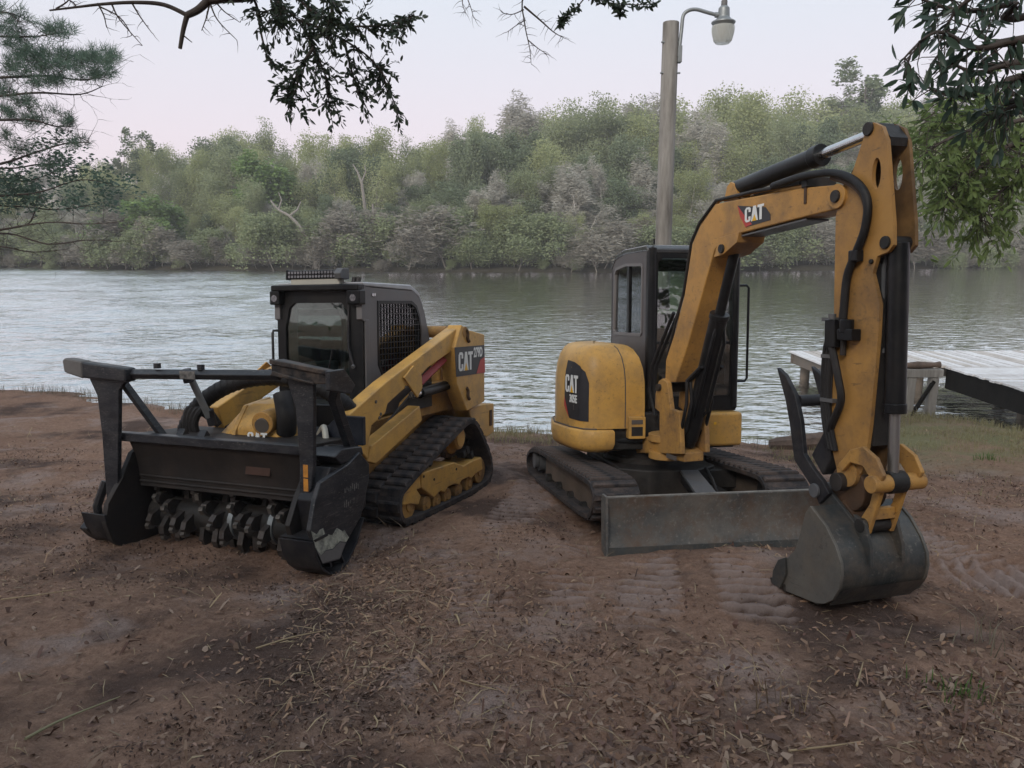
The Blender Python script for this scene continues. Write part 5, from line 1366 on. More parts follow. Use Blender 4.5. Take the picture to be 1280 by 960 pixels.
KIND['dark'] = [broadleaf(6, FOL_DARK, leaf=.19, per=26, spread=.65), broadleaf(7, FOL_DARK, leaf=.19, per=26, spread=.7)]
KIND['bare'] = [broadleaf(8, FOL_BROWN, leaf=.075, per=16, spread=.38, twig_mat=TWIG, rad=.22, lev=2, aspect=7), broadleaf(9, FOL_BROWN, leaf=.075, per=15, spread=.42, twig_mat=TWIG, rad=.22, lev=2, aspect=7)]
SPECS = dict(segs=(4, 5, 4), wob=(.15, .2, .25), lift=(.08, .08, .02), kids=(5, 3, 0), start=(.0, .2, 1), ang=(.8, .7, .6), ratio=(.8, .55, .5), prob=.95)
KIND['shrub'] = [broadleaf(20, FOL_OLIVE, leaf=.11, per=34, spread=.32, h=4, spec=SPECS, rad=.05, lev=1), broadleaf(21, FOL_OLIVE, leaf=.105, per=26, spread=.36, h=4, spec=SPECS, rad=.05, lev=1)]
KIND['brush'] = [broadleaf(22, FOL_BRUSH, leaf=.05, per=12, spread=.22, aspect=6, h=3.4, spec=SPECS, rad=.04, lev=1, twig_mat=BRUSHT), broadleaf(23, FOL_BRUSH, leaf=.05, per=12, spread=.26, aspect=6, h=3.4, spec=SPECS, rad=.04, lev=1, twig_mat=BRUSHT)]
KIND['bright'] = [broadleaf(24, FOL_BRIGHT, leaf=.2, per=12, spread=.4, h=9, rad=.1)]
SPECP = dict(segs=(9, 3, 3), wob=(.03, .15, .2), lift=(.05, .10, .08), kids=(3, 2, 0), start=(.68, .3, 1), ang=(1.2, .8, .6), ratio=(.22, .6, .5), prob=.9)
KIND['pine'] = [broadleaf(30, FOL_DARK, leaf=.20, per=42, spread=.33, h=18, spec=SPECP, rad=.22, lev=1)]

TREE_TEXT = {
 'spring': ('leafy_tree', 'pale spring green tree in the wood across the lake', 'tree', 'pale green trees across the lake'),
 'olive': ('olive_tree', 'dull olive green tree in the wood across the lake', 'tree', 'olive green trees across the lake'),
 'dark': ('evergreen_tree', 'dark green dense tree among paler ones across the lake', 'tree', 'dark green trees across the lake'),
 'bare': ('bare_tree', 'leafless grey tree with fine twigs across the lake', 'tree', 'bare grey trees across the lake'),
 'shrub': ('waterside_shrub', 'low green bush at the water line of the far bank', 'bush', 'green bushes along the far bank'),
 'brush': ('twiggy_bush', 'low grey brown twiggy bush at the water line of the far bank', 'bush', 'twiggy bushes along the far bank'),
}
def plant(kind, x, y, h, rz=None, text=None, wide=1.0, z=None):
    r = random
    tm, cm, h0 = r.choice(KIND[kind])
    nm, lab, cat, grp = text or TREE_TEXT[kind]
    z = float(ground_z(x, y, False)) - .1 if z is None else z
    s = h / h0
    M = Matrix.Translation((x, y, z)) @ Matrix.Rotation(r.uniform(0, 6.28) if rz is None else rz, 4, 'Z') @ Matrix.Diagonal((s * wide, s * wide, s, 1))
    e_ = empty(nm, M, lab, cat, grp)
    for part, me in (('trunk', tm), ('crown', cm)):
        o = bpy.data.objects.new(part, me); COL.objects.link(o); o.parent = e_
    return e_
# skyline of the wood (pixel column -> pixel row of the tree tops)
PX = [-200, 0, 60, 120, 160, 190, 210, 250, 300, 345, 375, 400, 470, 540, 600, 640, 680, 720, 760, 800, 850, 900, 950, 1000, 1040, 1080, 1120, 1180, 1280, 1500]
PY = [215, 215, 210, 206, 200, 186, 174, 170, 158, 152, 185, 165, 160, 160, 138, 122, 128, 126, 116, 122, 122, 108, 118, 110, 104, 110, 116, 122, 130, 140]
def skyline_z(px, y):
    return at(px, float(np.interp(px, PX, PY)), y).z
random.seed(21)
cnt = 0
for (yoff, n, f0, f1, kinds) in (
        (34, 58, .94, 1.0, ['spring', 'spring', 'bare', 'olive', 'bare', 'spring']),
        (24, 60, .86, .98, ['spring', 'olive', 'spring', 'bare', 'dark']),
        (15, 62, .62, .86, ['olive', 'spring', 'dark', 'bare', 'spring']),
        (8, 62, .42, .64, ['dark', 'olive', 'spring', 'bare', 'bare', 'bare']),
        (4, 56, .26, .42, ['spring', 'bare', 'olive', 'dark'])):
    for i in range(n):
        px = -90 + (i + random.uniform(.1, .9)) * 1470 / n
        x = (px - 640) / FPX * (72 + yoff)
        y = float(far_shore(x)) + yoff + random.uniform(-3, 3)
        x = (px - 640) / FPX * y * 1.01
        zt = skyline_z(px, y)
        zb = float(ground_z(x, y, False))
        h = (zt - zb) * random.uniform(f0 - .06, f1)
        plant(random.choice(kinds), x, y, max(h, 3.0), wide=random.uniform(.62, .98) * (1.3 if h < 9 else 1.0))
for i in range(140):
    px = -80 + (i + random.uniform(0, 1)) * 1450 / 140
    y0 = float(far_shore((px - 640) / FPX * 72))
    y = y0 + random.uniform(-.9, 2.0)
    plant(random.choice(['shrub', 'brush', 'brush', 'shrub']), (px - 640) / FPX * y * 1.01, y, random.choice([1.2, 1.8, 2.4, 3.2, 4.4]) * random.uniform(.8, 1.2), wide=random.uniform(.9, 1.7))
def top_h(px, y): return skyline_z(px, y) - float(ground_z((px - 640) / FPX * y * 1.01, y, False))
def spot(px, y): return (px - 640) / FPX * y * 1.01
plant('pine', spot(1042, 108), 108, top_h(1042, 108) + 1.9, text=('pine_tree', 'dark flat topped pine rising above the wood on the right', 'tree', None), wide=1.3)
plant('pine', spot(1075, 106), 106, top_h(1075, 106) + .6, text=('pine_tree', 'shorter dark pine just right of the flat topped pine', 'tree', None), wide=1.1)
plant('pine', spot(208, 100), 100, top_h(208, 100) + 1.0, text=('pine_tree', 'slim dark pine standing above the left end of the wood', 'tree', None), wide=1.2)
plant('pine', spot(172, 98), 98, top_h(172, 98) + .8, text=('pine_tree', 'dark pine at the low left end of the skyline', 'tree', None), wide=1.3)
plant('bare', spot(642, 99), 99, top_h(642, 99) + 1.2, text=('bare_tree', 'round fine twigged grey crown standing highest in the middle of the skyline', 'tree', None), wide=1.05)
plant('bare', spot(695, 76), 76, 9.5, text=('bare_tree', 'whitish grey leafless tree in front of the wood left of the lamp post', 'tree', None), wide=1.25)
plant('bare', spot(655, 75), 75, 7.2, text=('bare_tree', 'smaller whitish leafless tree beside the taller one left of the lamp post', 'tree', None), wide=1.3)
plant('bright', spot(352, 84), 84, 10.5, text=('young_tree', 'bright green young tree in the left half of the far wood', 'tree', None), wide=1.2)
plant('bright', spot(215, 76), 76, 6.2, text=('young_tree', 'bright green bushy tree low on the left of the far bank', 'tree', None), wide=1.7)
plant('bright', spot(150, 77), 77, 5.2, text=('young_tree', 'bright green bush at the far left end of the far bank', 'tree', None), wide=1.7)
# broken snag and a leaning bare trunk
def world_tube(name, pts, rads, mat, label, cat, seg=7):
    o = MB().tube(pts, rads, seg).build(name, mat)
    return tag(o, label, cat)
c0 = at(468, 300, 73); b0 = at(466, 255, 73)
world_tube('broken_snag', [(c0.x, 73, c0.z - 3), c0, b0], [.2, .18, .10], BARKP, 'pale broken dead trunk standing upright at the far bank', 'dead tree')
p = [at(388, 305, 69.5), at(376, 285, 69.5), at(362, 270, 69.5), at(348, 262, 69.5), at(338, 250, 69.5)]
ln = MB().tube(smooth_path(p, 3), [.18 - .009 * i for i in range(13)], 6)
ln.tube([at(362, 270, 69.5), at(372, 262, 69.5), at(376, 252, 69.5)], [.11, .08, .04], 5)
ln.tube([at(348, 262, 69.5), at(352, 250, 69.5), at(348, 240, 69.5)], [.09, .07, .03], 5)
ln.tube([at(388, 305, 69.5), at(394, 325, 69.5), at(396, 340, 69.5)], [.18, .2, .22], 6)
tag(ln.build('leaning_trunk', BARKP), 'pale bare trunk leaning left over the bushes of the far bank', 'dead tree')
p = [at(455, 250, 78), at(452, 228, 78), at(447, 215, 78), at(441, 205, 78)]
ln = MB().tube(p, [.16, .14, .1, .05], 6); ln.tube([at(452, 228, 78), at(457, 215, 78), at(456, 206, 78)], [.1, .08, .04], 5)
ln.tube([at(455, 250, 78), at(458, 280, 78), at(459, 335, 78)], [.16, .18, .2], 6)
tag(ln.build('forked_trunk', BARKP), 'pale forked bare trunk showing above the broken snag', 'dead tree')
# trees behind the viewer: they darken the clearing and show in the cab glass
random.seed(5)
for i in range(13):
    a = R(200 + i * 140 / 12); d_ = random.uniform(17, 26)
    plant(random.choice(['dark', 'dark', 'olive', 'spring']), d_ * math.cos(a), d_ * math.sin(a), random.uniform(10.5, 14), text=('clearing_tree', 'tree behind the viewer that only shows mirrored in the cab windows', 'tree', 'trees mirrored in the cab windows'), wide=1.3)
# ================================================================ near trees whose branches hang into view
def leaf_mesh(seed, length, width, mat):
    """one leaf with a folded midrib and a curled tip"""
    r = random.Random(seed)
    prof = [(0, .04), (.22, .75), (.5, 1.0), (.78, .7), (1.0, 0.03)]
    vs, fs = [], []
    curl = r.uniform(-.25, .25); fold = r.uniform(.1, .35)
    for t, w in prof:
        y = t * length; z = curl * length * t * t
        vs += [(-w * width / 2, y, z + fold * w * width / 2), (0, y, z), (w * width / 2, y, z + fold * w * width / 2)]
    for i in range(len(prof) - 1):
        a = i * 3
        fs += [(a, a + 1, a + 4, a + 3), (a + 1, a + 2, a + 5, a + 4)]
    me = bpy.data.meshes.new('leaf'); me.from_pydata(vs, [], fs); me.materials.append(mat); me.shade_smooth()
    return me
def place_leaves(root, tips, meshes, part, per, rnd, limit=300, scale=(.7, 1.25), down=.35, mat=None, along=.04):
    """leaves at the twig ends: the first (largest seen) as parts, the others joined"""
    mats = []
    for p, d in tips:
        for k in range(per):
            dd = Vector(d) + Vector((rnd.gauss(0, .6), rnd.gauss(0, .6), rnd.gauss(0, .5) - down)); dd.normalize()
            n = Vector((rnd.gauss(0, 1), rnd.gauss(0, 1), rnd.gauss(0, 1) + .8))
            x = dd.cross(n).normalized(); z = x.cross(dd)
            s = rnd.uniform(*scale)
            M = Matrix((x * s, dd * s, z * s)).transposed().to_4x4()
            M.translation = Vector(p) - Vector(d) * rnd.uniform(0, along) + Vector((rnd.gauss(0, .006), rnd.gauss(0, .006), rnd.gauss(0, .006)))
            mats.append(M)
    rnd.shuffle(mats)
    for M in mats[:limit]:
        link_copy(rnd.choice(meshes), part, root, M)
    rest = mats[limit:]
    if rest:
        mb = MB()
        for M in rest:
            me = rnd.choice(meshes)
            mb.M = M
            mb.add([v.co for v in me.vertices], [tuple(p.vertices) for p in me.polygons])
        mb.M = None
        o = mb.build('foliage', mat, root); o['kind'] = 'stuff'
def twigs(L, rnd, p, d, length, rad, depth, tips, droop=.12, kids=3, wob=.22):
    a = Vector(p); d = Vector(d).normalized(); n = 4
    for i in range(n):
        d = (d + Vector((rnd.gauss(0, wob), rnd.gauss(0, wob), rnd.gauss(0, wob) - droop))).normalized()
        b = a + d * (length / n)
        L.seg(np.array(a), np.array(b), rad * (1 - .2 * i), rad * (1 - .2 * (i + 1)))
        if depth > 0:
            for _ in range(rnd.randint(max(kids - 2, 0), kids - 1)):
                cd = (d + Vector((rnd.gauss(0, .8), rnd.gauss(0, .8), rnd.gauss(0, .6)))).normalized()
                twigs(L, rnd, b, cd, length * rnd.uniform(.4, .65), rad * .6, depth - 1, tips, droop, kids, wob)
        if depth == 0 or i == n - 1: tips.append((b, d))
        a = b
def curve_limb(L, pts, r0, r1, n=5):
    P = smooth_path(pts, n); m = len(P) - 1
    for i in range(m):
        L.seg(np.array(P[i]), np.array(P[i + 1]), r0 + (r1 - r0) * i / m, r0 + (r1 - r0) * (i + 1) / m)
    return P
rnd = random.Random(12)
# ---- oak overhead: trunk behind the viewer on the left, limb reaching out over the camera
oak = empty('oak_tree', Matrix.Translation((-3.2, -1.2, ground_z(-3.2, -1.2, False))), 'oak whose thick dark limb and small leaves hang in from above left', 'tree')
O = Vector(oak.location)
L = Limbs()
sub = lambda v: Vector(v) - O
tr = curve_limb(L, [(0, 0, -.2), (.05, .05, 1.5), (.15, .2, 3.0), (.5, .9, 3.9)], .26, .15)
y0 = 4.0
limb = curve_limb(L, [sub((-2.7, -.3, ground_z(-3.2, -1.2, False) + 3.9)), sub((-2.4, 1.4, 4.35)), sub(at(300, -60, 3.7)), sub(at(262, 0, y0))], .12, .022)
curve_limb(L, [sub(at(262, -1, y0)), sub(at(248, 12, y0)), sub(at(234, 19, y0))], .020, .016)
curve_limb(L, [sub(at(234, 19, y0)), sub(at(229, 38, y0)), sub(at(225, 61, y0))], .013, .009)
curve_limb(L, [sub(at(229, 44, y0)), sub(at(240, 53, y0))], .004, .002)
lf = curve_limb(L, [sub(at(234, 19, y0)), sub(at(205, 6, y0)), sub(at(170, 3, y0)), sub(at(130, 5, y0)), sub(at(95, 9, y0)), sub(at(62, 13, y0))], .012, .004)
tips0 = []
for k, (pa, pb, pc) in enumerate([((122, 4), (130, 20), (133, 34)), ((124, 8), (150, 22), (165, 44)), ((165, 4), (176, 22), (189, 40)), ((140, 6), (150, 25), (178, 57)), ((70, 11), (84, 2), (90, -8)), ((95, 8), (90, 2), (78, -3)), ((262, 2), (272, 25), (296, 50)), ((268, 0), (280, 14), (300, 28)), ((262, 4), (258, 22), (252, 38))]):
    P = curve_limb(L, [sub(at(*pa, y0)), sub(at(*pb, y0)), sub(at(*pc, y0))], .0045, .0016)
    for q in P[2::2]:
        twigs(L, rnd, q, (rnd.gauss(0, 1), rnd.gauss(0, .5), rnd.gauss(-.3, .6)), .06, .0018, 0, tips0)
tips = []
for pts in ([(330, -40), (345, 0), (372, 25), (392, 60), (408, 100), (412, 140)],
            [(300, -30), (320, 5), (326, 40), (334, 70), (342, 82)],
            [(372, 25), (400, 35), (430, 50), (465, 75), (490, 110)],
            [(360, -20), (385, 10), (420, 30), (450, 33), (490, 30), (518, 18)],
            [(392, 60), (375, 85), (364, 115), (362, 128)],
            [(430, 50), (440, 90), (452, 125)], [(340, -10), (352, 12), (345, 30)], [(400, -20), (415, 5), (410, 28)], [(465, 75), (478, 95), (497, 138)]):
    yy = y0 + rnd.uniform(-.25, .3)
    P = curve_limb(L, [sub(at(*q, yy)) for q in pts], .008, .003)
    for q, q2 in zip(P[3:], P[4:]):
        if len(pts) == 5 and rnd.random() < .75: continue
        for _ in range(2):
            d = (q2 - q).normalized() * .5 + Vector((rnd.gauss(0, .7), rnd.gauss(0, .7), rnd.gauss(-.25, .5)))
            twigs(L, rnd, q, d, rnd.uniform(.08, .18), .003, 0, tips, droop=.04)
        tips.append((q, q2 - q))
for pts in ([(690, -30), (655, -5), (656, 30), (662, 60), (664, 80)], [(655, 8), (675, 25), (692, 40), (706, 48)], [(657, 25), (648, 30), (634, 40)], [(655, 12), (640, 18), (628, 16)], [(580, -12), (588, 8), (592, 22)], [(580, -12), (578, 4), (582, 16)],
            [(660, 50), (672, 60), (684, 68)], [(480, 30), (500, 24), (517, 16)]):
    P = curve_limb(L, [sub(at(*q, y0)) for q in pts], .0055 if len(pts) > 3 else .003, .0012)
    for q in P[4:]:
        twigs(L, rnd, q, (rnd.gauss(0, 1), rnd.gauss(0, .5), rnd.gauss(-.3, .6)), .065, .0014, 0, tips0)
tips2 = []
for pts in ([(700, -30), (735, -8), (760, 3), (800, 6), (822, 4)], [(735, -8), (722, 8), (705, 24), (700, 30)], [(760, 3), (772, 10), (778, 18)]):
    P = curve_limb(L, [sub(at(*q, y0)) for q in pts], .004, .0015)
    for q, q2 in zip(P[5:], P[6:]): tips2.append((q, q2 - q))
curve_limb(L, [sub((-2.4, 1.4, 4.35)), sub((-1.2, 2.6, 4.5)), sub(at(500, -90, y0)), sub(at(690, -30, y0)), sub(at(760, -20, y0))], .06, .006)
curve_limb(L, [sub((-2.0, 2.2, 4.4)), sub(at(330, -60, 3.9)), sub(at(345, -10, y0))], .03, .009)
V, F = L.arrays(6)
np_mesh('trunk', V, F, BARKD, oak, smooth=True)
lm = [leaf_mesh(i, .033, .0125, FOL_OAK) for i in range(5)]
place_leaves(oak, [t for t in tips if rnd.random() < .72] + tips2 + tips2, lm, 'leaf', 5, rnd, 300, mat=FOL_OAK, down=.12, along=.05)
# ---- bay tree, upper right
rnd = random.Random(31)
bay = empty('bay_tree', Matrix.Translation((4.6, 2.6, ground_z(4.6, 2.6, False))), 'bay tree whose large dark pointed leaves hang in at the top right', 'tree')
O = Vector(bay.location); L = Limbs(); tips = []
curve_limb(L, [(0, 0, -.2), (-.05, .05, 1.4), (-.15, .1, 2.8), (-.1, .2, 4.2)], .16, .09)
yb = 3.3
for start, pts in (((-.12, .1, 3.0), [(1330, 40), (1270, 50), (1220, 60), (1170, 40), (1125, 78)]), ((-.12, .1, 3.3), [(1330, 10), (1270, 5), (1210, 14), (1165, 4), (1140, -8)]),
                   ((-.12, .1, 2.7), [(1330, 95), (1280, 95), (1235, 110), (1190, 120), (1152, 105)]), ((-.12, .1, 2.9), [(1320, 70), (1260, 80), (1220, 90), (1180, 75)]), ((-.12, .1, 3.5), [(1320, -30), (1250, -18), (1200, 8), (1178, 45)]),
                   ((-.12, .1, 2.6), [(1330, 120), (1290, 125), (1255, 138), (1230, 150)])):
    yy = yb + rnd.uniform(-.25, .35)
    P = curve_limb(L, [Vector(start)] + [sub(at(*q, yy)) for q in pts], .022, .003)
    n0 = 9
    for q, q2 in zip(P[n0:], P[n0 + 1:]):
        for _ in range(2):
            d = (q2 - q).normalized() * .5 + Vector((rnd.gauss(0, .7), rnd.gauss(0, .6), rnd.gauss(-.2, .6)))
            if (q + O).x / (q + O).y < .52: d *= .6
            twigs(L, rnd, q, d, rnd.uniform(.10, .22), .003, 0, tips, droop=.1)
        tips.append((q, q2 - q))
V, F = L.arrays(6); np_mesh('trunk', V, F, BARKD, bay, smooth=True)
lm = [leaf_mesh(50 + i, .074, .0225, FOL_BAY) for i in range(6)]
rnd.shuffle(tips)
place_leaves(bay, tips[:230], lm, 'leaf', 2, rnd, 300, mat=FOL_BAY, down=.5)
# ---- light green tree, right, a little further out
rnd = random.Random(44)
wil = empty('light_green_tree', Matrix.Translation((7.0, 7.6, ground_z(7.0, 7.6, False))), 'tree with drooping light green leaves at the right edge above the dock', 'tree')
O = Vector(wil.location); L = Limbs(); tips = []
curve_limb(L, [(0, 0, -.2), (-.1, -.1, 1.6), (-.2, -.2, 3.2), (-.1, -.1, 5.0)], .2, .10)
for s0, pts in ((2.6, [(1300, 150), (1250, 172), (1205, 200), (1185, 228)]), (2.9, [(1300, 115), (1240, 135), (1190, 145), (1150, 150)]), (2.4, [(1300, 180), (1240, 200), (1200, 225), (1178, 255)]),
                (3.2, [(1300, 100), (1230, 115), (1180, 130), (1148, 165)]), (2.3, [(1310, 205), (1270, 225), (1240, 250), (1225, 278)]), (2.7, [(1300, 140), (1220, 160), (1170, 182), (1150, 200)]), (2.5, [(1310, 170), (1260, 190), (1225, 210), (1208, 228)])):
    yy = 7.2 + rnd.uniform(-.5, .6)
    P = curve_limb(L, [Vector((-.18, -.18, s0 + .5))] + [sub(at(*q, yy)) for q in pts], .03, .005)
    for q, q2 in zip(P[6:], P[7:]):
        for _ in range(4):
            d = (q2 - q).normalized() * .4 + Vector((rnd.gauss(0, .7), rnd.gauss(0, .7), rnd.gauss(-.35, .5)))
            twigs(L, rnd, q, d, rnd.uniform(.22, .42), .004, 1, tips, droop=.05, kids=2)
V, F = L.arrays(5); np_mesh('trunk', V, F, BARKD, wil, smooth=True)
lm = [leaf_mesh(80 + i, .085, .026, FOL_WIL) for i in range(5)]
place_leaves(wil, [t for t in tips if rnd.random() < .62], lm, 'leaf', 2, rnd, 300, mat=FOL_WIL, down=.45)
# ---- pine at the left edge
rnd = random.Random(52)
pn = empty('pine_tree', Matrix.Translation((-10.6, 12.2, ground_z(-10.6, 12.2, False))), 'near pine reaching in from the left edge with soft needle tufts', 'tree')
O = Vector(pn.location); L = Limbs(); tips = []
curve_limb(L, [(0, 0, -.3), (.05, 0, 2.5), (0, .1, 5.0), (.1, .1, 8.0)], .2, .06)
for z0, pts in ((4.0, [(-60, 100), (0, 97), (60, 95), (110, 100), (140, 84)]), (3.6, [(-60, 125), (0, 120), (50, 116), (100, 118), (128, 108)]), (3.1, [(-60, 150), (0, 150), (40, 150), (70, 158), (92, 158)]),
                (4.6, [(-60, 45), (-20, 45), (20, 46), (50, 45), (78, 40)]), (5.0, [(-60, 12), (-20, 15), (10, 16), (22, 20)]), (2.5, [(-60, 215), (0, 205), (40, 192), (80, 180), (112, 178)])):
    P = curve_limb(L, [Vector((.03, .05, z0))] + [sub(at(*q, 12.2 + rnd.uniform(-.5, .5))) for q in pts], .03, .006)
    for q in P[8:]:
        twigs(L, rnd, q, (rnd.gauss(0, 1), rnd.gauss(0, 1), rnd.gauss(0, .6)), rnd.uniform(.3, .6), .005, 1, [], droop=0, kids=2)
for (cx, cy, sx_, sy_, n) in ((18, 18, 24, 14, 16), (5, 42, 22, 14, 18), (72, 36, 15, 10, 20), (38, 68, 28, 14, 34), (18, 86, 20, 10, 22), (78, 74, 22, 12, 28), (112, 72, 18, 12, 30), (138, 72, 8, 8, 12), (122, 92, 16, 8, 22), (60, 104, 28, 8, 18),
                              (8, 112, 16, 8, 12), (30, 132, 16, 10, 14), (44, 150, 12, 7, 14), (10, 142, 14, 10, 12), (82, 154, 10, 5, 8), (2, 172, 16, 12, 12), (70, 140, 14, 6, 6), (100, 178, 16, 6, 8), (30, 184, 22, 8, 10), (60, 205, 20, 6, 8), (52, 88, 26, 16, 18), (96, 84, 24, 14, 16), (24, 54, 22, 16, 14),
                              (-40, 20, 24, 24, 30), (-50, 75, 24, 22, 30), (-45, 130, 24, 22, 26), (-95, 45, 26, 26, 30), (-110, 110, 26, 26, 30), (-150, 70, 26, 26, 26), (-165, 140, 24, 22, 24), (-70, 185, 26, 18, 22), (-130, 0, 30, 24, 26), (-120, 180, 30, 18, 20)):
    c = sub(at(cx, cy, 12.2))
    for _ in range(n):
        yy = 12.2 + rnd.gauss(0, .45)
        q = sub(at(cx + rnd.gauss(0, sx_ * .6), cy + rnd.gauss(0, sy_ * .6), yy))
        dd = (q - c) + Vector((rnd.gauss(0, .15), rnd.gauss(0, .15), .12)); dd.normalize()
        L.seg(np.array(q - dd * .22), np.array(q), .004, .002)
        tips.append((q, dd))
V, F = L.arrays(5); np_mesh('trunk', V, F, BARKD, pn, smooth=True)
def needles(tips, n, ln, w, seed, keep=1.0):
    r = np.random.default_rng(seed)
    T_ = [t for t in tips if r.random() < keep]
    P = np.repeat(np.array([t[0] for t in T_]), n, 0); D = np.repeat(np.array([t[1].normalized() for t in T_]), n, 0)
    m = len(P); Q = D * .5 + r.normal(0, .6, (m, 3)); Q[:, 2] += .12; Q /= np.linalg.norm(Q, axis=1, keepdims=True)
    P = P + r.normal(0, .03, (m, 3))
    S = np.cross(Q, r.normal(0, 1, (m, 3))); S /= np.linalg.norm(S, axis=1, keepdims=True)
    l = ln * r.uniform(.6, 1.2, (m, 1))
    V = np.stack([P - S * w, P + S * w, P + Q * l + S * w * .3, P + Q * l - S * w * .3], 1).reshape(-1, 3)
    return V, np.arange(m * 4).reshape(m, 4)
V, F = needles(tips, 40, .13, .0036, 3, 1.0)
o = np_mesh('needles', V, F, FOL_PINE, pn); o['kind'] = 'stuff'
# ---- low leafless branches with some leaves at the left edge
rnd = random.Random(61)
lb = empty('waterside_tree', Matrix.Translation((-9.8, 12.9, ground_z(-9.8, 12.9, False))), 'thin tree at the left edge with bare dark branches spread low over the water', 'tree')
O = Vector(lb.location); L = Limbs(); tips = []
curve_limb(L, [(0, 0, -.3), (.1, 0, 1.5), (.05, .1, 3.0), (.2, 0, 4.4)], .07, .02)
for z0, pts in ((2.2, [(-40, 300), (0, 288), (35, 280), (45, 262), (60, 256)]), (2.3, [(-40, 292), (0, 287), (60, 278), (110, 280), (150, 277)]), (2.1, [(-40, 300), (10, 292), (60, 305), (110, 300), (150, 302)]), (1.8, [(-40, 310), (0, 308), (40, 315), (80, 312)]),
                (2.6, [(-40, 250), (0, 245), (50, 240), (100, 225), (140, 230)]), (2.9, [(-40, 230), (0, 225), (40, 225), (90, 205)]), (2.5, [(-40, 262), (20, 258), (70, 262), (120, 255)]), (3.2, [(-40, 215), (20, 210), (60, 205), (120, 215)])):
    yy = 12.9 + rnd.uniform(-.6, .4)
    P = curve_limb(L, [Vector((.08, .05, z0))] + [sub(at(*q, yy)) for q in pts], .022, .005)
    for q, q2 in zip(P[6:], P[7:]):
        d = (q2 - q).normalized() * .7 + Vector((rnd.gauss(0, .5), rnd.gauss(0, .6), rnd.gauss(.1, .5)))
        twigs(L, rnd, q, d, rnd.uniform(.25, .55), .004, 1, tips, droop=0.0, kids=2)
V, F = L.arrays(5); np_mesh('trunk', V, F, BARKD, lb, smooth=True)
V, F = leaf_quads(np.random.default_rng(8), [t[0] for t in tips if t[0].z + O.z > 3.2], .035, .09, 5, aspect=2.2)
o = np_mesh('foliage', V, F, FOL_PINE, lb); o['kind'] = 'stuff'
# hanging green sprigs left of centre
rnd = random.Random(71)
V, F = leaf_quads(np.random.default_rng(9), [sub(at(x, y, 12.6)) for x, y in [(rnd.gauss(195, 22), rnd.gauss(262, 16)) for _ in range(0)]] or [sub(at(90, 240, 12.6))], .06, .2, 8)

# ================================================================ lamp post
lp = empty('lamp_post', Matrix.Translation((2.02, 10.5, ground_z(2.02, 10.5, False))), 'tall weathered wooden post with a bracket lamp, standing behind the excavator', 'lamp post')
zb = lp.location.z
H = 5.42 - zb
mb = MB().lathe((0, 0, 0), [(-.3, .118), (0, .116), (H * .5, .108), (H - .01, .103), (H, .098)], 20)
pole = mb.build('pole', POLE, lp)
for z in (H - .25, H - .62): MB().cyl((-.125, -.05, z), (.13, -.05, z), .012, 8).build('through_bolt', GALV, lp)
a = [(.10, -.06, H - .42), (.125, -.06, H - .1), (.14, -.06, H + .06), (.20, -.06, H + .12), (.30, -.06, H + .135), (.44, -.06, H + .10), (.56, -.06, H + .07)]
MB().tube(smooth_path(a, 5), .023, 12).build('bracket_arm', GALV, lp)
MB().span(.085, .135, -.11, -.01, H - .50, H - .30).build('arm_plate', GALV, lp, .005)
H0 = H; H = H - .085
lh = MB().lathe((.65, -.06, 0), [(H + .02, .115), (H + .06, .15), (H + .075, .15), (H + .10, .10), (H + .13, .075), (H + .235, .068), (H + .26, .045)], 24).build('lamp_head', GALV, lp, .004)
MB().cyl((.54, -.06, H + .155), (.61, -.06, H + .155), .034, 12).build('arm_socket', GALV, lh)
MB().lathe((.65, -.06, 0), [(H + .255, .040), (H + .32, .038), (H + .335, .028), (H + .37, .022)], 16).build('photocell', GREYP, lh)
MB().lathe((.65, -.06, 0), [(H + .025, .138), (H - .05, .135), (H - .16, .108), (H - .185, .085), (H - .175, .08), (H - .15, .10), (H - .05, .128), (H + .02, .130)], 24).build('glass_refractor', LAMPG, lh)
rf = MB()
for k in range(28):
    t = 2 * math.pi * k / 28
    rf.tube([(.65 + .139 * math.cos(t), -.06 + .139 * math.sin(t), H + .01), (.65 + .136 * math.cos(t), -.06 + .136 * math.sin(t), H - .05), (.65 + .110 * math.cos(t), -.06 + .110 * math.sin(t), H - .155)], .004, 4)
rf.build('refractor_rib', LAMPG, lh)
MB().lathe((.65, -.06, 0), [(H - .12, .02), (H - .10, .045), (H - .02, .05), (H + .05, .03)], 14).build('bulb', CREAM, lh)

H = H0
# ================================================================ dock
dk = empty('wooden_dock', Matrix.Translation((7.6, 14.2, 0)), 'bleached plank dock on dark piles at the right, with a walkway leading to the bank', 'dock')
DZ = .515
rnd = random.Random(8)
def plank(x0, x1, y0_, y1_):
    tz = DZ + rnd.uniform(-.006, .006)
    o = MB().span(x0 - 7.6, x1 - 7.6, y0_ - 14.2, y1_ - 14.2, tz - .035, tz).build('plank', rnd.choice([DECK, DECK, DECK2, DECK3]), dk, .004, 1)
    return o
x = 5.56
while x < 12.6:
    w = .145 * rnd.uniform(.95, 1.05)
    plank(x, x + w - .02, 13.48 + rnd.uniform(-.02, .02), 15.4 + rnd.uniform(-.02, .02))
    x += w
y = 13.44
while y > 9.6:
    w = .145 * rnd.uniform(.95, 1.05)
    plank(7.62 + rnd.uniform(-.02, .02), 9.5, y - w + .02, y)
    y -= w
W = lambda name, x0, x1, y0_, y1_, z0, z1, mat, bev=.006: MB().span(x0 - 7.6, x1 - 7.6, y0_ - 14.2, y1_ - 14.2, z0, z1).build(name, mat, dk, bev, 1)
W('joist', 5.58, 12.5, 15.25, 15.33, .28, .475, OLDW); W('joist', 5.58, 12.5, 13.75, 13.83, .28, .475, OLDW)
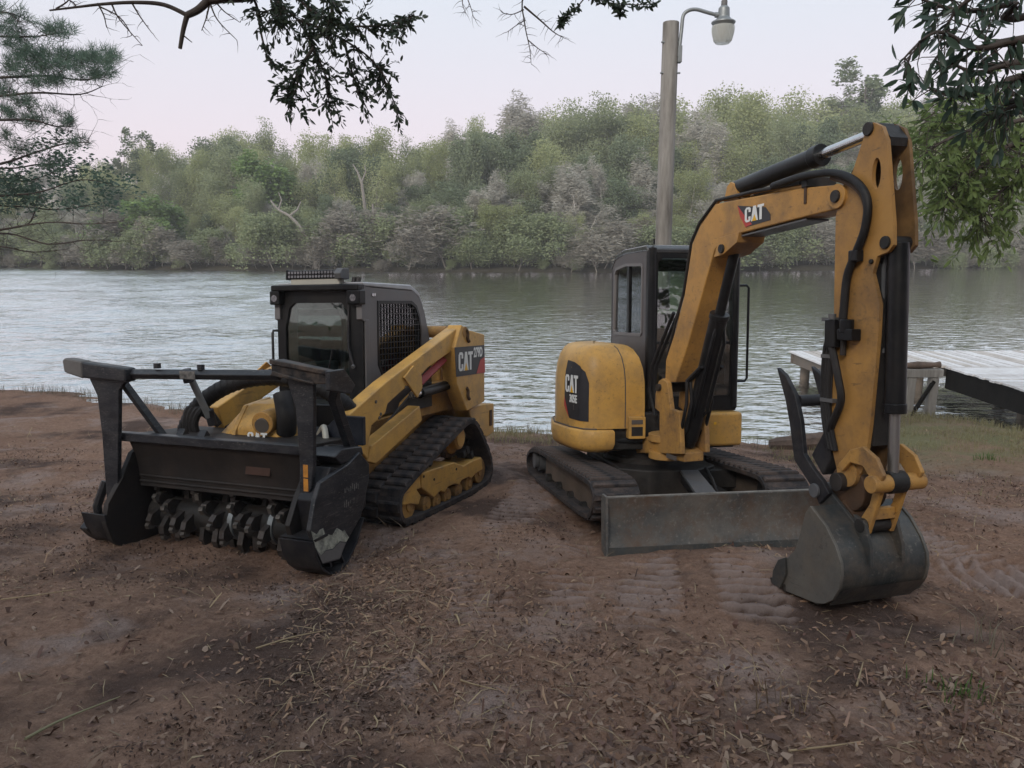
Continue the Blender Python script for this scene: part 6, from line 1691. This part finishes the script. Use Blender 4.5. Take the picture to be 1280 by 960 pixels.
W('joist', 5.60, 5.66, 13.84, 15.24, .28, .475, OLDW)
W('side_board', 7.66, 7.72, 9.6, 13.46, .12, .476, WETW); W('joist', 9.3, 9.38, 9.6, 13.46, .2, .476, OLDW)
for (px_, py_, r_) in ((5.72, 13.95, .09), (5.8, 15.1, .09), (7.4, 13.9, .1), (7.6, 15.1, .1), (9.6, 13.95, .1), (9.7, 15.1, .1), (11.8, 13.9, .1), (11.9, 15.1, .1), (7.85, 11.6, .08), (9.2, 11.6, .08)):
    MB().lathe((px_ - 7.6, py_ - 14.2, 0), [(-1.7, r_ * 1.05), (.28, r_), (.47, r_ * .97)], 12).build('pile', OLDW, dk)
MB().box((5.62 - 7.6, 13.72 - 14.2, .13), (.06, .05, .62), (0, -.35, 0)).build('brace', GREYP, dk)
# log rail on short posts at the bank
rl = empty('log_rail', Matrix.Translation((6.2, 11.75, 0)), 'low grey rail on short posts at the bank before the dock', 'rail')
W2 = lambda name, c, d, mat, rot=None: MB().box((c[0] - 6.2, c[1] - 11.75, c[2]), d, rot).build(name, mat, rl, .012, 2)
W2('beam', (5.75, 11.75, .685), (1.75, .12, .13), POLE)
for xx in (5.1, 6.15, 6.50): W2('post', (xx, 11.76, .21), (.13, .12, .81), POLE, (0, .02, 0))
W2('brace', (6.34, 11.70, .30), (.05, .06, .62), WETW, (0, .5, 0))
lg = MB().tube(smooth_path([(4.95, 11.78, .79), (5.5, 11.76, .805), (6.0, 11.77, .80), (6.58, 11.75, .815)], 5), [.05 + .012 * math.sin(i * 1.7) for i in range(16)], 10).build('rail_log', LOGW)
tag(lg, 'brown log resting along the top of the low rail before the dock', 'log')

# ================================================================ debris on the ground
def gz(x, y): return float(ground_z(x, y))
dl = MB().tube(smooth_path([(3.35, 9.75, gz(3.35, 9.75) + .06), (3.9, 9.7, gz(3.9, 9.7) + .09), (4.5, 9.85, gz(4.5, 9.85) + .08), (4.9, 9.8, gz(4.9, 9.8) + .06)], 4), [.06, .085, .10, .11, .115, .12, .125, .12, .12, .115, .115, .105, .09], 9).build('driftwood_log', LOGW)
tag(dl, 'old brown log lying on the water edge right of the excavator', 'log')
def stick(pts, r, mat, label):
    P = [Vector((x, y, gz(x, y) + dz)) for x, y, dz in pts]
    o = MB().tube(smooth_path(P, 4), [r * (1 - .6 * i / (4 * (len(P) - 1))) for i in range(4 * (len(P) - 1) + 1)], 6).build('stick', mat)
    tag(o, label, 'stick')
STRAW = pm('pale_straw', (.34, .26, .15), (.25, .18, .11), 9, .8)
GRN = pm('green_stem', (.19, .18, .10), (.22, .19, .11), 9, .7)
gpt = lambda px, py: tuple(ground_hit(px, py))
def ground_hit(px, py):
    lo, hi = 1.5, 14.0
    for _ in range(40):
        m = (lo + hi) / 2; p = at(px, py, m)
        if p.z > float(ground_z(p.x, p.y, False)): lo = m
        else: hi = m
    return p.x, p.y
def pxstick(pix, r, mat, label, dz=.012):
    stick([(*ground_hit(*p), dz * (1 + .6 * (i % 2))) for i, p in enumerate(pix)], r, mat, label)
pxstick([(32, 926), (70, 900), (110, 884), (150, 868)], .006, GRN, 'long thin greenish twig lying in the lower left corner')
pxstick([(2, 752), (50, 752), (96, 744)], .0045, STRAW, 'pale straight stick lying at the left edge level with the drum')
pxstick([(320, 812), (365, 800), (407, 790)], .0045, STRAW, 'pale straw coloured stick lying in the middle of the foreground')
pxstick([(576, 855), (590, 862), (622, 872)], .0045, STRAW, 'short pale forked stick lying at the bottom centre')
pxstick([(566, 762), (571, 774), (575, 784)], .008, STRAW, 'short whitish chip of wood standing up right of the wood chips')
pxstick([(468, 898), (472, 906), (470, 914)], .0045, STRAW, 'small pale curl of wood at the bottom centre')
pxstick([(985, 948), (1040, 946), (1078, 940)], .0045, STRAW, 'thin tan stick among the brown leaves at the lower right')
pxstick([(1070, 868), (1075, 850), (1078, 838)], .005, STRAW, 'thin pale stem leaning up among the leaves right of centre')

def scatter(name, n, region, ln, w, mat, seed, dens=None, bend=.25, lift=.004, tilt=.35, fold=True):
    r = np.random.default_rng(seed)
    X, Y = [], []
    need = n
    x0, x1, y0_, y1_ = region
    while need > 0:
        x = r.uniform(x0, x1, need * 3); u = r.random(need * 3); y = y0_ * (y1_ / y0_) ** u
        k = (np.abs(x) < .72 * y + .6)
        if dens is not None: k &= r.random(len(x)) < dens(x, y)
        x, y = x[k][:need], y[k][:need]
        X.append(x); Y.append(y); need -= len(x)
    X, Y = np.concatenate(X)[:n], np.concatenate(Y)[:n]
    Z = ground_z(X, Y) + lift + r.uniform(-.009, .005, n)
    a = r.uniform(0, 6.28, n); t = r.normal(0, tilt, n); ro = r.normal(0, tilt, n)
    D = np.stack([np.cos(a) * np.cos(t), np.sin(a) * np.cos(t), np.sin(t)], 1)
    S = np.stack([-np.sin(a) * np.cos(ro), np.cos(a) * np.cos(ro), np.sin(ro)], 1)
    U = np.cross(D, S)
    l = ln * np.exp(r.normal(-.15, .5, (n, 1))); ww = w * np.exp(r.normal(-.1, .4, (n, 1))); b = l * r.normal(0, bend, (n, 1))
    P = np.stack([X, Y, Z + np.abs(t) * l[:, 0] * .35], 1)
    c = P + U * np.abs(b) * .5
    V = np.stack([P - D * l * .5 - S * ww * .25, P - D * l * .5 + S * ww * .25, c + S * ww * .5, c - S * ww * .5, P + D * l * .5 + S * ww * .2, P + D * l * .5 - S * ww * .2], 1).reshape(-1, 3)
    i = np.arange(n)[:, None] * 6
    F = np.concatenate([i + np.array([[0, 1, 2, 3]]), i + np.array([[3, 2, 4, 5]])], 0)
    o = np_mesh(name, V, F, mat); o['kind'] = 'stuff'; return o
def litter_mat(name, cols):
    m = bpy.data.materials.new(name); m.use_nodes = True
    n, l = m.node_tree.nodes, m.node_tree.links; p = n['Principled BSDF']; p.inputs['Roughness'].default_value = .85; p.inputs['Specular IOR Level'].default_value = .2
    g = n.new('ShaderNodeNewGeometry'); r = n.new('ShaderNodeValToRGB'); r.color_ramp.interpolation = 'CONSTANT'
    e = r.color_ramp.elements; e[0].color = (*cols[0], 1); e[1].position = 1 / len(cols); e[1].color = (*cols[1], 1)
    for i, c in enumerate(cols[2:], 2):
        k = e.new(i / len(cols)); k.color = (*c, 1)
    l.new(g.outputs['Random Per Island'], r.inputs[0]); l.new(r.outputs[0], p.inputs['Base Color'])
    return m
CHIP = litter_mat('wood_chip_mix', [(.25, .15, .095), (.17, .10, .068), (.30, .20, .13), (.105, .062, .045), (.19, .12, .085), (.08, .05, .038), (.27, .17, .125), (.13, .085, .065)])
LEAFM = litter_mat('dead_leaf_mix', [(.17, .10, .068), (.115, .068, .052), (.205, .135, .095), (.14, .088, .062), (.09, .058, .048), (.18, .118, .088), (.13, .076, .06), (.25, .18, .135)])
STRAWM = litter_mat('straw_mix', [(.33, .25, .15), (.24, .175, .105), (.19, .14, .095), (.28, .215, .135), (.14, .10, .07)])
DIRTM = litter_mat('soil_crumb_mix', [(.14, .085, .065), (.08, .05, .04), (.22, .15, .12), (.055, .036, .03)])
patch = lambda x, y, s, a: np.clip((vnoise(x * s, y * s, a) + .5 * vnoise(x * s * 2.7, y * s * 2.7, a + 1) - .02) * 4, .02, 1)
def chip_d(x, y):
    d = .22 * patch(x, y, .9, 700)
    d = d + .9 * np.exp(-(((x + .75) / .55) ** 2 + ((y - 4.3) / .75) ** 2)) + .7 * np.exp(-(((x + .55) / .5) ** 2 + ((y - 3.3) / .5) ** 2)) + .5 * np.exp(-(((x + 5.2) / 1.2) ** 2 + ((y - 6.2) / .9) ** 2))
    return np.clip(d, 0, 1)
def leaf_d(x, y):
    return np.clip(.9 * sstep(-.3, 1.0, x) * sstep(3.9, 2.6, y) + .07 + .25 * sstep(3.2, 2.3, y), 0, 1) * np.clip(patch(x, y, 1.6, 800) + .3, 0, 1)
scatter('wood_chips', 13000, (-7, 7, 2.0, 9.5), .032, .010, CHIP, 1, chip_d)
scatter('bark_flakes', 12000, (-7, 7, 2.0, 10), .016, .009, CHIP, 2, lambda x, y: patch(x, y, .7, 720))
scatter('dead_leaves', 3600, (-5, 5, 2.0, 7), .036, .019, LEAFM, 3, leaf_d, bend=.45, tilt=.5)
scatter('straw_litter', 3800, (-7, 7, 2.0, 11), .085, .0045, STRAWM, 4, lambda x, y: np.clip(chip_d(x, y) + .12, 0, 1), tilt=.25)
scatter('soil_crumbs', 20000, (-7, 7, 2.0, 9.0), 0.013, .011, DIRTM, 5, lambda x, y: patch(x, y, 1.1, 730), tilt=.7)

# ---- grass
GRASS = foliage_mat('short_grass', (.15, .14, .065), (.20, .18, .09), (.26, .225, .13), .25)
GRASSG = foliage_mat('green_grass', (.06, .11, .025), (.09, .15, .035), (.13, .18, .055), .25)
DRYG = foliage_mat('dry_weed_stems', (.14, .12, .085), (.19, .165, .12), (.24, .21, .15), .2)
def grass(name, pts, per, h, spread, mat, seed, label=None, cat=None, w=.003):
    r = np.random.default_rng(seed); C = np.repeat(np.array(pts, float), per, 0); n = len(C)
    X = C[:, 0] + r.normal(0, spread, n); Y = C[:, 1] + r.normal(0, spread, n); Z = ground_z(X, Y) - .005
    l = h * r.uniform(.4, 1.2, n); a = r.uniform(0, 6.28, n); lean = r.uniform(.05, .7, n)
    P = np.stack([X, Y, Z], 1); Q = P + np.stack([np.cos(a) * lean * l * .4, np.sin(a) * lean * l * .4, l * .6], 1); T2 = P + np.stack([np.cos(a) * lean * l, np.sin(a) * lean * l, l * (1 - .3 * lean)], 1)
    S = np.stack([-np.sin(a), np.cos(a), 0 * a], 1) * w
    V = np.stack([P - S, P + S, Q + S * .8, Q - S * .8, T2 + S * .15, T2 - S * .15], 1).reshape(-1, 3)
    i = np.arange(n)[:, None] * 6
    F = np.concatenate([i + np.array([[0, 1, 2, 3]]), i + np.array([[3, 2, 4, 5]])], 0)
    o = np_mesh(name, V, F, mat)
    if label: tag(o, label, cat)
    else: o['kind'] = 'stuff'
    return o
r_ = np.random.default_rng(17)
pts = []
while len(pts) < 520:
    x, y = r_.uniform(3.2, 9), r_.uniform(6.4, 10.4)
    if r_.random() < np.clip(2.5 * (vnoise(np.array(x * .9), np.array(y * .9), 901) + .15), .05, 1) and y < shore(x) - .1 and r_.random() < (y - 5.8) / 3: pts.append((x, y))
grass('bank_grass', pts, 12, .07, .08, GRASS, 18)
pts = [(x, shore(x) - r_.uniform(0, .5)) for x in r_.uniform(-10, 7.5, 420)]
grass('shore_weeds', pts, 6, .17, .06, DRYG, 19, w=.0025)
pts = [(x, shore(x) - r_.uniform(.05, 1.1)) for x in np.concatenate([r_.uniform(-1.2, .6, 160), r_.uniform(4.6, 7.2, 260)])]
grass('shore_grass', pts, 9, .11, .07, GRASS, 20)
for px_, py_, h_, n_, m_, lab in ((1190, 868, .07, 60, GRASSG, 'small green grass tuft among the leaves at the lower right'), (1105, 578, .10, 90, GRASSG, 'bright green grass tuft on the bank behind the bucket'), (1235, 575, .09, 60, GRASSG, 'green grass tuft at the right edge of the bank below the dock'),
                              (965, 900, .22, 16, STRAWM, 'sparse dry upright grass stems right of centre at the bottom'), (1235, 810, .20, 22, DRYG, 'dry pale grass tuft at the right edge of the clearing')):
    x, y = ground_hit(px_, py_)
    o = grass('grass_tuft' if px_ != 965 else 'dry_stems', [(x, y)], n_, h_, .07, m_, int(px_), lab if px_ != 965 else None, 'grass tuft')
for i, (px_, py_, h_, n_, lab) in enumerate(((1180, 522, .34, 70, 'dry brown weed clump at the foot of the rail post'), (1110, 530, .42, 80, 'dry brown weed clump on the bank behind the bucket arm'), (1060, 535, .25, 40, 'thin dry weed clump at the water edge left of the rail'))):
    x, y = ground_hit(px_, py_)
    grass('weed_clump', [(x, y)], n_, h_, .12, DRYG, 40 + i, lab, 'weeds')
# emergent twigs in the shallows right of the excavator
for k in range(9):
    x, y = 3.0 + k * .14, 10.35 + r_.uniform(0, .5)
    pass

# ================================================================ thin evening haze over the lake
hz = MB().span(-180, 180, -60, 150, -4.5, 45).build('haze', BLK)
hz.data.materials.clear()
hm = bpy.data.materials.new('thin_haze'); hm.use_nodes = True
hn = hm.node_tree.nodes; hn.remove(hn['Principled BSDF'])
hv = hn.new('ShaderNodeVolumePrincipled'); hv.inputs['Density'].default_value = .0011; hv.inputs['Color'].default_value = (1, .985, 1, 1)
hm.node_tree.links.new(hv.outputs[0], hn['Material Output'].inputs['Volume'])
hz.data.materials.append(hm); hz['kind'] = 'stuff'
